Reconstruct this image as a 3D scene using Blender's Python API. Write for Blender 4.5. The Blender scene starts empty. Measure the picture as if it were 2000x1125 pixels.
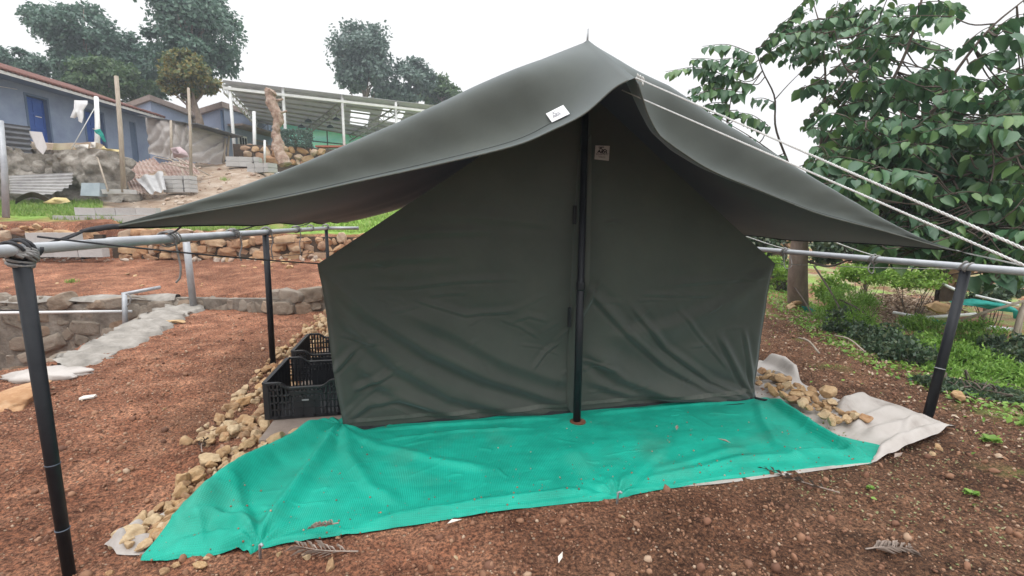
import bpy, math, random
import numpy as np
from mathutils import Vector
random.seed(7)
rng = np.random.default_rng(7)
SC = bpy.context.scene
COL = SC.collection
R = math.radians

# ------------------------------------------------------------------ camera
EYE, FPX, PITCH, YAW = 1.4, 940.0, R(8.0), R(11.2)
cd = bpy.data.cameras.new("camera"); cam = bpy.data.objects.new("camera", cd); COL.objects.link(cam)
cam.location = (0, 0, EYE); cam.rotation_euler = (R(90) - PITCH, 0, -YAW)
cd.sensor_width = 36; cd.lens = 36 * FPX / 2000; cd.clip_start = 0.05; cd.clip_end = 1000
SC.camera = cam

# ------------------------------------------------------------------ sky, sun, exposure (overcast)
HAZE = 0.0022
SUN_EL, SUN_ROT = R(62), R(215)
w = bpy.data.worlds.new("World"); SC.world = w; w.use_nodes = True
nt = w.node_tree; nt.nodes.clear()
wo = nt.nodes.new("ShaderNodeOutputWorld"); bg = nt.nodes.new("ShaderNodeBackground")
sky = nt.nodes.new("ShaderNodeTexSky"); sky.sky_type = 'NISHITA'; sky.sun_disc = False
sky.sun_elevation = SUN_EL; sky.sun_rotation = SUN_ROT; sky.dust_density = 4; sky.air_density = 1.5
tc = nt.nodes.new("ShaderNodeTexCoord"); sp = nt.nodes.new("ShaderNodeSeparateXYZ")
rp = nt.nodes.new("ShaderNodeValToRGB")
e = rp.color_ramp.elements
e[0].position = 0.0; e[0].color = (0.93, 0.93, 0.93, 1)
e[1].position = 1.0; e[1].color = (2.90, 2.98, 3.10, 1)
k = rp.color_ramp.elements.new(0.45); k.color = (0.95, 0.95, 0.95, 1)
sk = nt.nodes.new("ShaderNodeVectorMath"); sk.operation = 'SCALE'; sk.inputs['Scale'].default_value = 0.10
mx = nt.nodes.new("ShaderNodeMixRGB"); mx.inputs[0].default_value = 0.95
nt.links.new(tc.outputs['Generated'], sp.inputs[0]); nt.links.new(sp.outputs['Z'], rp.inputs[0])
nt.links.new(sky.outputs[0], sk.inputs[0]); nt.links.new(sk.outputs[0], mx.inputs[1])
nt.links.new(rp.outputs[0], mx.inputs[2]); nt.links.new(mx.outputs[0], bg.inputs[0])
bg.inputs[1].default_value = 1.0; nt.links.new(bg.outputs[0], wo.inputs[0])
ld = bpy.data.lights.new("sun", 'SUN'); ld.energy = 0.8; ld.angle = R(30); ld.color = (1, 0.96, 0.9)
sun = bpy.data.objects.new("sun", ld); COL.objects.link(sun)
az = R(200)   # light arrives from behind the camera, a little to the left
sd = Vector((math.sin(az) * math.cos(SUN_EL), math.cos(az) * math.cos(SUN_EL), math.sin(SUN_EL)))
sun.rotation_euler = (-sd).to_track_quat('-Z', 'Y').to_euler()
SC.view_settings.view_transform = 'Standard'; SC.view_settings.look = 'None'
SC.view_settings.gamma = 1; SC.view_settings.exposure = 0.26
SC.cycles.max_bounces = 6; SC.cycles.transparent_max_bounces = 6

# ------------------------------------------------------------------ layout helpers
CY, SY, CP, SP = math.cos(YAW), math.sin(YAW), math.cos(PITCH), math.sin(PITCH)
FW = np.array([SY * CP, CY * CP, -SP]); RT = np.array([CY, -SY, 0.0]); UP = np.cross(RT, FW)
CAMP = np.array([0, 0, EYE])
def ray(x, y): return FW + RT * (x - 1000) / FPX - UP * (y - 562.5) / FPX
def G(x, y, z=0.0): d = ray(x, y); return CAMP + d * ((z - EYE) / d[2])
def YP(x, y, Y): d = ray(x, y); return CAMP + d * (Y / d[1])
def XP(x, y, X): d = ray(x, y); return CAMP + d * (X / d[0])
def P3(x, y, d): return CAMP + ray(x, y) * d
def UV(u, v, z): return np.array([u * CY + v * SY, -u * SY + v * CY, z])   # frame turned to the view direction

def _h(ix, iy, s):
    n = (ix.astype(np.int64) * 374761393 + iy.astype(np.int64) * 668265263 + s * 974634777) & 0x7fffffff
    n = ((n ^ (n >> 13)) * 1274126177) & 0x7fffffff
    return ((n ^ (n >> 16)) & 0xffff) / 65535.0
def vnoise(x, y, s=0):
    x = np.asarray(x, float); y = np.asarray(y, float)
    ix = np.floor(x); iy = np.floor(y); fx = x - ix; fy = y - iy
    fx = fx * fx * (3 - 2 * fx); fy = fy * fy * (3 - 2 * fy)
    a = _h(ix, iy, s); b = _h(ix + 1, iy, s); c = _h(ix, iy + 1, s); d = _h(ix + 1, iy + 1, s)
    return (a * (1 - fx) + b * fx) * (1 - fy) + (c * (1 - fx) + d * fx) * fy - 0.5
def fbm(x, y, o=4, s=0):
    r = 0; a = 1.0
    for i in range(o):
        r = r + a * vnoise(x * 2 ** i, y * 2 ** i, s + i); a *= 0.5
    return r
def sstep(a, b, x):
    t = np.clip((np.asarray(x, float) - a) / (b - a), 0, 1); return t * t * (3 - 2 * t)
def poly_dist(px, py, pts):
    """distance to a polyline and which side of it, plus how far along (0..1)"""
    best = np.full(np.shape(px), 1e9); side = np.zeros(np.shape(px)); along = np.zeros(np.shape(px))
    n = len(pts) - 1
    for i in range(n):
        ax, ay = pts[i][:2]; bx, by = pts[i + 1][:2]; dx, dy = bx - ax, by - ay; L = dx * dx + dy * dy + 1e-12
        t = np.clip(((px - ax) * dx + (py - ay) * dy) / L, 0, 1)
        qx = px - ax - t * dx; qy = py - ay - t * dy; d = np.hypot(qx, qy)
        m = d < best
        best = np.where(m, d, best); side = np.where(m, np.sign(dx * qy - dy * qx), side); along = np.where(m, (i + t) / n, along)
    return best, side, along
def in_poly(px, py, poly):
    px = np.asarray(px, float); py = np.asarray(py, float); r = np.zeros(px.shape, bool); n = len(poly)
    for i in range(n):
        x1, y1 = poly[i][:2]; x2, y2 = poly[(i + 1) % n][:2]
        c = ((y1 > py) != (y2 > py)) & (px < (x2 - x1) * (py - y1) / (y2 - y1 + 1e-12) + x1); r ^= c
    return r
def resample(pts, n):
    pts = np.asarray(pts, float); d = np.r_[0, np.cumsum(np.linalg.norm(np.diff(pts, axis=0), axis=1))]
    t = np.linspace(0, d[-1], n)
    return np.stack([np.interp(t, d, pts[:, i]) for i in range(pts.shape[1])], 1)
def smooth(pts, n):
    """Catmull-Rom through the points, n samples"""
    p = np.asarray(pts, float); p = np.vstack([2 * p[0] - p[1], p, 2 * p[-1] - p[-2]]); out = []
    m = len(p) - 3
    for t in np.linspace(0, m - 1e-6, n):
        i = int(t); f = t - i; a, b, c, d = p[i:i + 4]
        out.append(0.5 * (2 * b + (c - a) * f + (2 * a - 5 * b + 4 * c - d) * f * f + (3 * b - a - 3 * c + d) * f ** 3))
    return np.array(out)

# ------------------------------------------------------------------ mesh builders
class MB:
    def __init__(s): s.v = []; s.f = []; s.n = 0
    def add(s, v, f):
        v = [tuple(map(float, p)) for p in v]; s.v += v; s.f += [tuple(i + s.n for i in q) for q in f]; s.n += len(v); return s
    def box(s, c, size, ax=None, jitter=0):
        c = np.array(c, float); h = np.array(size) / 2; A = np.eye(3) if ax is None else np.array(ax, float)
        vs = [c + A.T @ (h * np.array([i, j, k])) for i in (-1, 1) for j in (-1, 1) for k in (-1, 1)]
        if jitter: vs = [p + rng.normal(0, jitter, 3) for p in vs]
        return s.add(vs, [(0, 1, 3, 2), (4, 6, 7, 5), (0, 4, 5, 1), (2, 3, 7, 6), (0, 2, 6, 4), (1, 5, 7, 3)])
    def prism(s, base, z0, z1):
        n = len(base); vs = [(p[0], p[1], z0) for p in base] + [(p[0], p[1], z1) for p in base]
        return s.add(vs, [tuple(range(n))[::-1], tuple(range(n, 2 * n))] + [(i, (i + 1) % n, n + (i + 1) % n, n + i) for i in range(n)])
    def bar(s, a, b, wd, hg=None):
        """square bar from a to b"""
        a = np.array(a, float); b = np.array(b, float); hg = hg or wd; d = b - a; L = np.linalg.norm(d); d /= L
        up = np.array([0, 0, 1.0]) if abs(d[2]) < 0.95 else np.array([1.0, 0, 0])
        x = np.cross(d, up); x /= np.linalg.norm(x); z = np.cross(x, d)
        return s.box((a + b) / 2, (L, wd, hg), (d, x, z))
    def tube(s, pts, r, sides=8, cap=True):
        pts = np.asarray(pts, float); n = len(pts); r = np.full(n, r) if np.isscalar(r) else np.asarray(r, float)
        T = np.gradient(pts, axis=0); T /= np.linalg.norm(T, axis=1)[:, None] + 1e-12
        up = np.array([0, 0, 1.0]) if abs(T[0][2]) < 0.9 else np.array([1.0, 0, 0])
        vs = []; x = np.cross(T[0], up); x /= np.linalg.norm(x)
        for i in range(n):
            x = x - T[i] * (x @ T[i]); x /= np.linalg.norm(x) + 1e-12; y = np.cross(T[i], x)
            for k in range(sides):
                a = 2 * math.pi * k / sides; vs.append(pts[i] + r[i] * (x * math.cos(a) + y * math.sin(a)))
        fs = [(i * sides + k, i * sides + (k + 1) % sides, (i + 1) * sides + (k + 1) % sides, (i + 1) * sides + k) for i in range(n - 1) for k in range(sides)]
        if cap: fs += [tuple(range(sides))[::-1], tuple((n - 1) * sides + k for k in range(sides))]
        return s.add(vs, fs)
    def grid(s, P):
        """P: array (n, m, 3)"""
        n, m = P.shape[:2]
        return s.add(P.reshape(-1, 3), [(i * m + j, i * m + j + 1, (i + 1) * m + j + 1, (i + 1) * m + j) for i in range(n - 1) for j in range(m - 1)])

def add_mesh(name, V, F, mat, smooth_shade):
    me = bpy.data.meshes.new(name)
    if isinstance(F, np.ndarray):
        k = F.shape[1]; me.vertices.add(len(V)); me.vertices.foreach_set("co", np.ascontiguousarray(V, np.float32).ravel())
        me.loops.add(F.size); me.loops.foreach_set("vertex_index", F.astype(np.int32).ravel())
        me.polygons.add(len(F)); me.polygons.foreach_set("loop_start", np.arange(0, F.size, k, dtype=np.int32))
        me.update(calc_edges=True); me.validate()
    else:
        me.from_pydata([tuple(p) for p in V], [], F); me.update()
    if smooth_shade: me.polygons.foreach_set("use_smooth", [True] * len(me.polygons))
    if mat: me.materials.append(mat)
    return me
def wpos(o):
    p = Vector((0, 0, 0))
    while o: p += o.location; o = o.parent
    return p
def obj(name, geo, mat, parent=None, smooth_shade=False, origin=None, label=None, cat=None, group=None, kind=None):
    V, F = (np.array(geo.v), geo.f) if isinstance(geo, MB) else geo
    V = np.asarray(V, float)
    if origin is None:
        if parent is None or parent.type != 'EMPTY':
            lo, hi = V.min(0), V.max(0); origin = ((lo[0] + hi[0]) / 2, (lo[1] + hi[1]) / 2, lo[2])
        else: origin = tuple(wpos(parent))
    origin = np.array(origin, float)
    o = bpy.data.objects.new(name, add_mesh(name, V - origin, F, mat, smooth_shade)); COL.objects.link(o)
    if parent: o.parent = parent; o.location = Vector(origin) - wpos(parent)
    else: o.location = Vector(origin)
    tag(o, label, cat, group, kind); return o
def tag(o, label=None, cat=None, group=None, kind=None):
    if label: o["label"] = label
    if cat: o["category"] = cat
    if group: o["group"] = group
    if kind: o["kind"] = kind
    return o
def thing(name, label, cat, loc, group=None):
    o = bpy.data.objects.new(name, None); COL.objects.link(o); o.location = Vector([float(c) for c in loc]); o.empty_display_size = 0.1
    return tag(o, label, cat, group)

def scatter(tv, tf, pos, M):
    """copies of a small template (all its faces of one size) as one array mesh; M: (N,3,3) columns are the axes times size"""
    tv = np.asarray(tv, float); tf = np.asarray(tf, int); N = len(pos)
    V = (np.einsum('nij,kj->nki', M, tv) + np.asarray(pos)[:, None, :]).reshape(-1, 3)
    F = (tf[None] + (np.arange(N) * len(tv))[:, None, None]).reshape(-1, tf.shape[1])
    return V, F
def frames(d, n):
    """axes from directions d (y axis) and rough normals n (z axis)"""
    d = d / (np.linalg.norm(d, axis=1)[:, None] + 1e-9); x = np.cross(d, n); x /= np.linalg.norm(x, axis=1)[:, None] + 1e-9
    z = np.cross(x, d); return np.stack([x, d, z], axis=2)
def rand_dirs(n): v = rng.normal(size=(n, 3)); return v / np.linalg.norm(v, axis=1)[:, None]

def icos(sub):
    t = (1 + 5 ** .5) / 2
    v = [(-1, t, 0), (1, t, 0), (-1, -t, 0), (1, -t, 0), (0, -1, t), (0, 1, t), (0, -1, -t), (0, 1, -t), (t, 0, -1), (t, 0, 1), (-t, 0, -1), (-t, 0, 1)]
    v = [np.array(p) / np.linalg.norm(p) for p in v]
    f = [(0, 11, 5), (0, 5, 1), (0, 1, 7), (0, 7, 10), (0, 10, 11), (1, 5, 9), (5, 11, 4), (11, 10, 2), (10, 7, 6), (7, 1, 8), (3, 9, 4), (3, 4, 2), (3, 2, 6), (3, 6, 8), (3, 8, 9), (4, 9, 5), (2, 4, 11), (6, 2, 10), (8, 6, 7), (9, 8, 1)]
    for _ in range(sub):
        c = {}; nf = []
        def mid(a, b):
            k = (min(a, b), max(a, b))
            if k not in c: p = v[a] + v[b]; v.append(p / np.linalg.norm(p)); c[k] = len(v) - 1
            return c[k]
        for a, b, d in f:
            ab, bd, da = mid(a, b), mid(b, d), mid(d, a); nf += [(a, ab, da), (b, bd, ab), (d, da, bd), (ab, bd, da)]
        f = nf
    return np.array(v), np.array(f)
def rock_shape(sub, seed, rough=0.25, cuts=7):
    v, f = icos(sub); r = np.random.default_rng(seed); v = v * r.uniform(.85, 1.15, 3)
    for _ in range(cuts):   # flat chipped facets
        n = r.normal(size=3); n /= np.linalg.norm(n); h = r.uniform(0.5, 0.8); d = v @ n; m = d > h
        v = v - np.outer(np.where(m, (d - h) * 0.97, 0), n)
    a = r.uniform(0, 9, 3)
    nz = fbm(v[:, 0] * 2.3 + a[0] + v[:, 2] * 1.7, v[:, 1] * 2.3 + a[1] - v[:, 2] * 1.3, 3, seed)
    return v * (1 + rough * nz)[:, None], f
ROCKS3 = [rock_shape(3, i, 0.20, 15) for i in range(12)]
def boxy(vf):
    v, f = vf; return np.sign(v) * np.abs(v) ** 0.78, f
ROCKS2 = [boxy(rock_shape(3, 40 + i, 0.22, 13)) for i in range(12)]
ROCKSB = [(np.sign(v_) * np.abs(v_) ** 0.48 * (1 + .10 * fbm(v_[:, 0] * 3 + i, v_[:, 2] * 3 + v_[:, 1], 3, i))[:, None], f_) for i, (v_, f_) in enumerate([rock_shape(3, 150 + i, 0.15, 5) for i in range(10)])]
ROCKS1 = [rock_shape(1, 80 + i, 0.3, 4) for i in range(6)]

# ------------------------------------------------------------------ materials
def lin(c): return tuple((x / 12.92 if x <= 0.04045 else ((x + 0.055) / 1.055) ** 2.4) for x in [q / 255 for q in c])
def mat(name, cols, rough=0.8, scale=5.0, bump=0.0, bscale=40.0, detail=6, random_by=None, rcols=None, rmix=0.5, spec=0.3, metal=0.0, sheen=0.0, stretch=None, transl=0.0, tcol=None, contrast=(0.3, 0.7), bdist=0.008):
    """noise between the colours, an optional tint that differs per object or per piece, a noise bump"""
    m = bpy.data.materials.new(name); m.use_nodes = True; t = m.node_tree; N = t.nodes; L = t.links
    b = N['Principled BSDF']; b.inputs['Roughness'].default_value = rough; b.inputs['Specular IOR Level'].default_value = spec; b.inputs['Metallic'].default_value = metal
    if sheen: b.inputs['Sheen Weight'].default_value = sheen; b.inputs['Sheen Roughness'].default_value = 0.5; b.inputs['Sheen Tint'].default_value = (0.8, 0.92, 1.0, 1)
    co = N.new("ShaderNodeTexCoord"); src = co.outputs['Object']
    if stretch:
        mp = N.new("ShaderNodeMapping"); mp.inputs['Scale'].default_value = stretch; L.new(src, mp.inputs[0]); src = mp.outputs[0]
    nz = N.new("ShaderNodeTexNoise"); nz.inputs['Scale'].default_value = scale; nz.inputs['Detail'].default_value = detail; nz.inputs['Roughness'].default_value = 0.65; L.new(src, nz.inputs['Vector'])
    cr = N.new("ShaderNodeValToRGB"); el = cr.color_ramp.elements
    ps = np.linspace(contrast[0], contrast[1], len(cols))
    el[0].position = ps[0]; el[0].color = (*cols[0], 1)
    if len(cols) > 1: el[1].position = ps[-1]; el[1].color = (*cols[-1], 1)
    for i in range(1, len(cols) - 1): q = el.new(ps[i]); q.color = (*cols[i], 1)
    L.new(nz.outputs['Fac'], cr.inputs[0]); out = cr.outputs[0]
    if random_by:
        r2 = N.new("ShaderNodeValToRGB"); el = r2.color_ramp.elements; ps = np.linspace(0, 1, len(rcols))
        el[0].color = (*rcols[0], 1); el[1].position = 1; el[1].color = (*rcols[-1], 1)
        for i in range(1, len(rcols) - 1): q = el.new(ps[i]); q.color = (*rcols[i], 1)
        if random_by == 'object': s = N.new("ShaderNodeObjectInfo").outputs['Random']
        else: s = N.new("ShaderNodeNewGeometry").outputs['Random Per Island']
        L.new(s, r2.inputs[0]); mm = N.new("ShaderNodeMixRGB"); mm.inputs[0].default_value = rmix
        L.new(out, mm.inputs[1]); L.new(r2.outputs[0], mm.inputs[2]); out = mm.outputs[0]
    L.new(out, b.inputs['Base Color'])
    if bump:
        n2 = N.new("ShaderNodeTexNoise"); n2.inputs['Scale'].default_value = bscale; n2.inputs['Detail'].default_value = 8; n2.inputs['Roughness'].default_value = 0.7; L.new(src, n2.inputs['Vector'])
        bp = N.new("ShaderNodeBump"); bp.inputs['Strength'].default_value = min(1, bump); bp.inputs['Distance'].default_value = bdist; L.new(n2.outputs['Fac'], bp.inputs['Height']); L.new(bp.outputs[0], b.inputs['Normal'])
    if transl:
        tr = N.new("ShaderNodeBsdfTranslucent"); ms = N.new("ShaderNodeMixShader"); ms.inputs[0].default_value = transl
        if tcol: tr.inputs[0].default_value = (*tcol, 1)
        else: L.new(out, tr.inputs[0])
        L.new(b.outputs[0], ms.inputs[1]); L.new(tr.outputs[0], ms.inputs[2]); L.new(ms.outputs[0], N['Material Output'].inputs[0])
    return m
def leaf_mat(name, cols, transl=0.35, rough=0.5, spec=0.4, gain=1.6):
    m = mat(name, [cols[0], cols[len(cols) // 2]], rough, 2.0, random_by='island', rcols=cols, rmix=0.75, spec=spec, transl=transl)
    return m
M = {}
M['rock'] = mat('tan_stone', [(0.16, 0.085, 0.045), (0.40, 0.27, 0.15), (0.56, 0.44, 0.29)], 0.9, 2.6, 0.9, 12, bdist=0.004, random_by='object', rcols=[(0.38, 0.16, 0.07), (0.50, 0.34, 0.18), (0.50, 0.28, 0.12), (0.66, 0.52, 0.33), (0.42, 0.25, 0.12), (0.28, 0.15, 0.08)], rmix=0.55)
M['wallrock'] = mat('orange_wall_stone', [(0.13, 0.07, 0.04), (0.38, 0.235, 0.135), (0.54, 0.40, 0.27)], 0.95, 5, 1.0, 9, bdist=0.04, random_by='island', rcols=[(0.26, 0.15, 0.11), (0.52, 0.28, 0.14), (0.46, 0.35, 0.24), (0.58, 0.38, 0.21), (0.36, 0.20, 0.13), (0.50, 0.42, 0.33)], rmix=0.55)
M['greyrock'] = mat('grey_wall_stone', [(0.08, 0.062, 0.045), (0.24, 0.195, 0.15), (0.38, 0.33, 0.27)], 0.95, 4, 1.0, 8, bdist=0.04, random_by='island', rcols=[(0.26, 0.22, 0.18), (0.18, 0.15, 0.12), (0.32, 0.19, 0.11), (0.32, 0.29, 0.25), (0.24, 0.17, 0.12)], rmix=0.5)
M['rubble'] = mat('mortared_rubble', [(0.045, 0.04, 0.035), (0.19, 0.17, 0.145), (0.30, 0.27, 0.235), (0.50, 0.46, 0.41)], 0.95, 2.6, 1.0, 9, bdist=0.05, contrast=(0.36, 0.64), random_by='island', rcols=[(0.12, 0.11, 0.09), (0.30, 0.27, 0.23), (0.40, 0.37, 0.32)], rmix=0.4)
M['canvas'] = mat('olive_canvas', [(0.042, 0.047, 0.039), (0.051, 0.057, 0.047), (0.059, 0.065, 0.053)], 0.7, 2.2, 0.25, 260, bdist=0.0012, spec=0.3, sheen=0.3, transl=0.009, tcol=(0.30, 0.34, 0.37))
M['canvas_hem'] = mat('canvas_hem', [(0.075, 0.08, 0.07), (0.10, 0.105, 0.09)], 0.8, 30, 0.1, 600)
M['canvas_dark'] = mat('dark_canvas', [(0.012, 0.014, 0.016), (0.02, 0.022, 0.024)], 0.8, 20)
M['black_paint'] = mat('black_paint', [(0.006, 0.007, 0.010), (0.016, 0.018, 0.022)], 0.5, 8, 0.08, 60, spec=0.3)
M['grey_pipe'] = mat('galvanised_pipe', [(0.30, 0.31, 0.33), (0.42, 0.43, 0.44)], 0.45, 6, 0.08, 60, spec=0.5, metal=0.25)
M['rust'] = mat('rust', [(0.10, 0.035, 0.02), (0.20, 0.09, 0.055)], 0.9, 20, 0.6, 50)
M['rope'] = mat('white_rope', [(0.50, 0.50, 0.48), (0.68, 0.68, 0.66)], 0.85, 60, 0.3, 300)
M['grey_rope'] = mat('weathered_rope', [(0.16, 0.15, 0.145), (0.30, 0.29, 0.28)], 0.9, 40, 0.3, 200)
M['dark_rope'] = mat('dark_cord', [(0.03, 0.03, 0.033), (0.06, 0.06, 0.065)], 0.85, 40)
M['crate'] = mat('black_plastic', [(0.010, 0.011, 0.014), (0.018, 0.019, 0.023)], 0.42, 6, 0.05, 40, spec=0.5)
M['white'] = mat('white_cloth', [(0.66, 0.66, 0.66), (0.78, 0.78, 0.78)], 0.85, 6, 0.1, 40)
M['paper'] = mat('pale_scrap', [(0.60, 0.56, 0.50), (0.74, 0.70, 0.64)], 0.8, 20)
M['patch'] = mat('patch_cloth', [(0.38, 0.35, 0.34), (0.45, 0.42, 0.40)], 0.9, 60)
M['ink'] = mat('black_ink', [(0.02, 0.02, 0.025), (0.03, 0.03, 0.035)], 0.9, 40)
M['inkgrey'] = mat('faded_ink', [(0.30, 0.30, 0.32), (0.36, 0.36, 0.38)], 0.9, 40)
M['tarp'] = mat('pale_grey_tarp', [(0.20, 0.155, 0.125), (0.34, 0.30, 0.27), (0.42, 0.38, 0.345), (0.45, 0.41, 0.375)], 0.55, 4, 0.25, 9, spec=0.4, contrast=(0.25, 0.6))
M['concrete'] = mat('concrete', [(0.17, 0.155, 0.135), (0.27, 0.245, 0.215), (0.36, 0.33, 0.295)], 0.95, 5, 0.7, 30)
M['slab'] = mat('brown_slab', [(0.22, 0.17, 0.14), (0.32, 0.26, 0.22)], 0.9, 6, 0.5, 40)
M['block'] = mat('concrete_block', [(0.40, 0.39, 0.375), (0.50, 0.49, 0.475)], 0.95, 9, 0.6, 40, random_by='object', rcols=[(0.36, 0.355, 0.345), (0.54, 0.53, 0.52)], rmix=0.35)
M['bluewall'] = mat('blue_plaster', [(0.20, 0.25, 0.37), (0.25, 0.31, 0.43), (0.30, 0.36, 0.48)], 0.9, 1.2, 0.2, 20)
M['bluegrey'] = mat('bluegrey_plaster', [(0.22, 0.26, 0.36), (0.28, 0.32, 0.42)], 0.9, 1.0, 0.2, 20)
M['door'] = mat('blue_door_paint', [(0.04, 0.10, 0.36), (0.06, 0.14, 0.46)], 0.55, 3, 0.1, 20)
M['dframe'] = mat('slate_frame_paint', [(0.10, 0.15, 0.24), (0.13, 0.18, 0.27)], 0.7, 3)
M['tile'] = mat('clay_tile', [(0.10, 0.045, 0.035), (0.20, 0.09, 0.07)], 0.9, 8, 0.4, 20)
M['fascia'] = mat('brown_fascia', [(0.22, 0.17, 0.15), (0.30, 0.24, 0.21)], 0.9, 3)
M['sheet'] = mat('corrugated_steel', [(0.27, 0.26, 0.26), (0.38, 0.37, 0.36), (0.46, 0.45, 0.44)], 0.6, 2.5, 0.1, 20, metal=0.15)
M['roofsheet'] = mat('grey_roof_sheet', [(0.34, 0.335, 0.35), (0.44, 0.43, 0.44)], 0.6, 1.0, spec=0.4, transl=0.12)
M['rustsheet'] = mat('rusty_sheet', [(0.20, 0.10, 0.08), (0.34, 0.24, 0.20), (0.42, 0.36, 0.32)], 0.8, 2.2, 0.2, 20, stretch=(1, 4, 4))
M['darksheet'] = mat('dark_sheet', [(0.08, 0.085, 0.095), (0.15, 0.155, 0.165)], 0.7, 2.0)
M['whitesteel'] = mat('white_steel', [(0.62, 0.62, 0.61), (0.75, 0.75, 0.74)], 0.5, 4)
M['darksteel'] = mat('dark_steel', [(0.07, 0.09, 0.12), (0.11, 0.13, 0.16)], 0.5, 4)
M['wood'] = mat('weathered_wood', [(0.28, 0.23, 0.18), (0.42, 0.36, 0.29)], 0.9, 3, 0.4, 30, stretch=(8, 8, 1))
M['bark'] = mat('pale_bark', [(0.15, 0.115, 0.09), (0.28, 0.22, 0.18)], 0.95, 7, 0.8, 20, stretch=(1, 1, 0.5))
M['stump'] = mat('flaking_bark', [(0.17, 0.10, 0.07), (0.38, 0.27, 0.21), (0.56, 0.47, 0.40)], 0.95, 5, 1.0, 9, bdist=0.06)
M['twig'] = mat('brown_twig', [(0.07, 0.055, 0.045), (0.13, 0.10, 0.08)], 0.9, 9)
M['dry'] = mat('dry_leaf', [(0.22, 0.17, 0.14), (0.38, 0.31, 0.26)], 0.9, 12, random_by='island', rcols=[(0.20, 0.15, 0.12), (0.42, 0.34, 0.29)], rmix=0.5)
M['straw'] = mat('dry_litter', [(0.28, 0.20, 0.14), (0.48, 0.38, 0.28)], 0.9, 6, random_by='island', rcols=[(0.15, 0.08, 0.05), (0.38, 0.26, 0.17), (0.56, 0.45, 0.34)], rmix=0.7)
M['beigetarp'] = mat('beige_tarp', [(0.30, 0.27, 0.25), (0.40, 0.365, 0.34)], 0.7, 2.0, 0.25, 6, stretch=(1, 1, 3))
M['pink'] = mat('faded_pink_sack', [(0.42, 0.30, 0.31), (0.52, 0.42, 0.42)], 0.9, 8, 0.3, 20)
M['red'] = mat('red_cloth', [(0.40, 0.10, 0.07), (0.52, 0.20, 0.13)], 0.8, 6)
M['yellow'] = mat('yellow_cloth', [(0.52, 0.40, 0.16), (0.62, 0.52, 0.28)], 0.8, 6)
M['tealcloth'] = mat('teal_cloth', [(0.01, 0.20, 0.17), (0.03, 0.32, 0.26)], 0.8, 9)
M['dark'] = mat('dark_gap', [(0.01, 0.01, 0.012), (0.02, 0.02, 0.024)], 0.9, 3)
M['bin'] = mat('grey_tin', [(0.26, 0.31, 0.34), (0.36, 0.41, 0.43)], 0.6, 4)

def net_mat(name, c0, c1, transl=0.0):
    m = mat(name, [c0, c1], 0.6, 3.5, 0, spec=0.35, detail=4)
    t = m.node_tree; N = t.nodes; L = t.links; b = N['Principled BSDF']; co = N.new("ShaderNodeTexCoord")
    w1 = N.new("ShaderNodeTexWave"); w1.wave_type = 'BANDS'; w1.bands_direction = 'X'; w1.inputs['Scale'].default_value = 33; w1.inputs['Distortion'].default_value = 1.5; w1.inputs['Detail'].default_value = 2
    w2 = N.new("ShaderNodeTexWave"); w2.wave_type = 'BANDS'; w2.bands_direction = 'Y'; w2.inputs['Scale'].default_value = 40; w2.inputs['Distortion'].default_value = 2
    L.new(co.outputs['UV'], w1.inputs[0]); L.new(co.outputs['UV'], w2.inputs[0])
    mp = N.new("ShaderNodeMapping"); mp.inputs['Scale'].default_value = (1.2, 30, 1); L.new(co.outputs['UV'], mp.inputs[0])
    nz = N.new("ShaderNodeTexNoise"); nz.inputs['Scale'].default_value = 6; nz.inputs['Detail'].default_value = 8; L.new(mp.outputs[0], nz.inputs[0])
    a = N.new("ShaderNodeMath"); a.operation = 'MULTIPLY'; L.new(w1.outputs['Fac'], a.inputs[0]); L.new(w2.outputs['Fac'], a.inputs[1])
    a2 = N.new("ShaderNodeMath"); a2.operation = 'ADD'; L.new(a.outputs[0], a2.inputs[0]); L.new(nz.outputs['Fac'], a2.inputs[1])
    bp = N.new("ShaderNodeBump"); bp.inputs['Strength'].default_value = 0.35; bp.inputs['Distance'].default_value = 0.004
    L.new(a2.outputs[0], bp.inputs['Height']); L.new(bp.outputs[0], b.inputs['Normal'])
    old = b.inputs['Base Color'].links[0].from_socket
    mm = N.new("ShaderNodeMixRGB"); mm.blend_type = 'MULTIPLY'; mm.inputs[0].default_value = 0.55
    cr = N.new("ShaderNodeValToRGB"); cr.color_ramp.elements[0].position = 0.25; cr.color_ramp.elements[0].color = (0.62, 0.66, 0.66, 1); cr.color_ramp.elements[1].position = 1.1
    L.new(a2.outputs[0], cr.inputs[0]); L.new(old, mm.inputs[1]); L.new(cr.outputs[0], mm.inputs[2])
    # dust: brown patches trodden into the net
    nd = N.new("ShaderNodeTexNoise"); nd.inputs['Scale'].default_value = 2.6; nd.inputs['Detail'].default_value = 5; L.new(co.outputs['Object'], nd.inputs[0])
    cd_ = N.new("ShaderNodeValToRGB"); cd_.color_ramp.elements[0].position = 0.56; cd_.color_ramp.elements[0].color = (0, 0, 0, 1); cd_.color_ramp.elements[1].position = 0.78; cd_.color_ramp.elements[1].color = (0.2, 0.2, 0.2, 1)
    L.new(nd.outputs['Fac'], cd_.inputs[0]); md = N.new("ShaderNodeMixRGB"); md.inputs[2].default_value = (0.17, 0.15, 0.11, 1)
    L.new(cd_.outputs[0], md.inputs[0]); L.new(mm.outputs[0], md.inputs[1]); L.new(md.outputs[0], b.inputs['Base Color'])
    return m
M['net'] = net_mat('green_shade_net', (0.0, 0.27, 0.188), (0.006, 0.42, 0.30))
M['fencenet'] = mat('pale_green_net', [(0.36, 0.93, 0.86), (0.62, 0.99, 0.97)], 0.8, 1.2, stretch=(1, 1, 3), transl=0.85)

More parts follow.
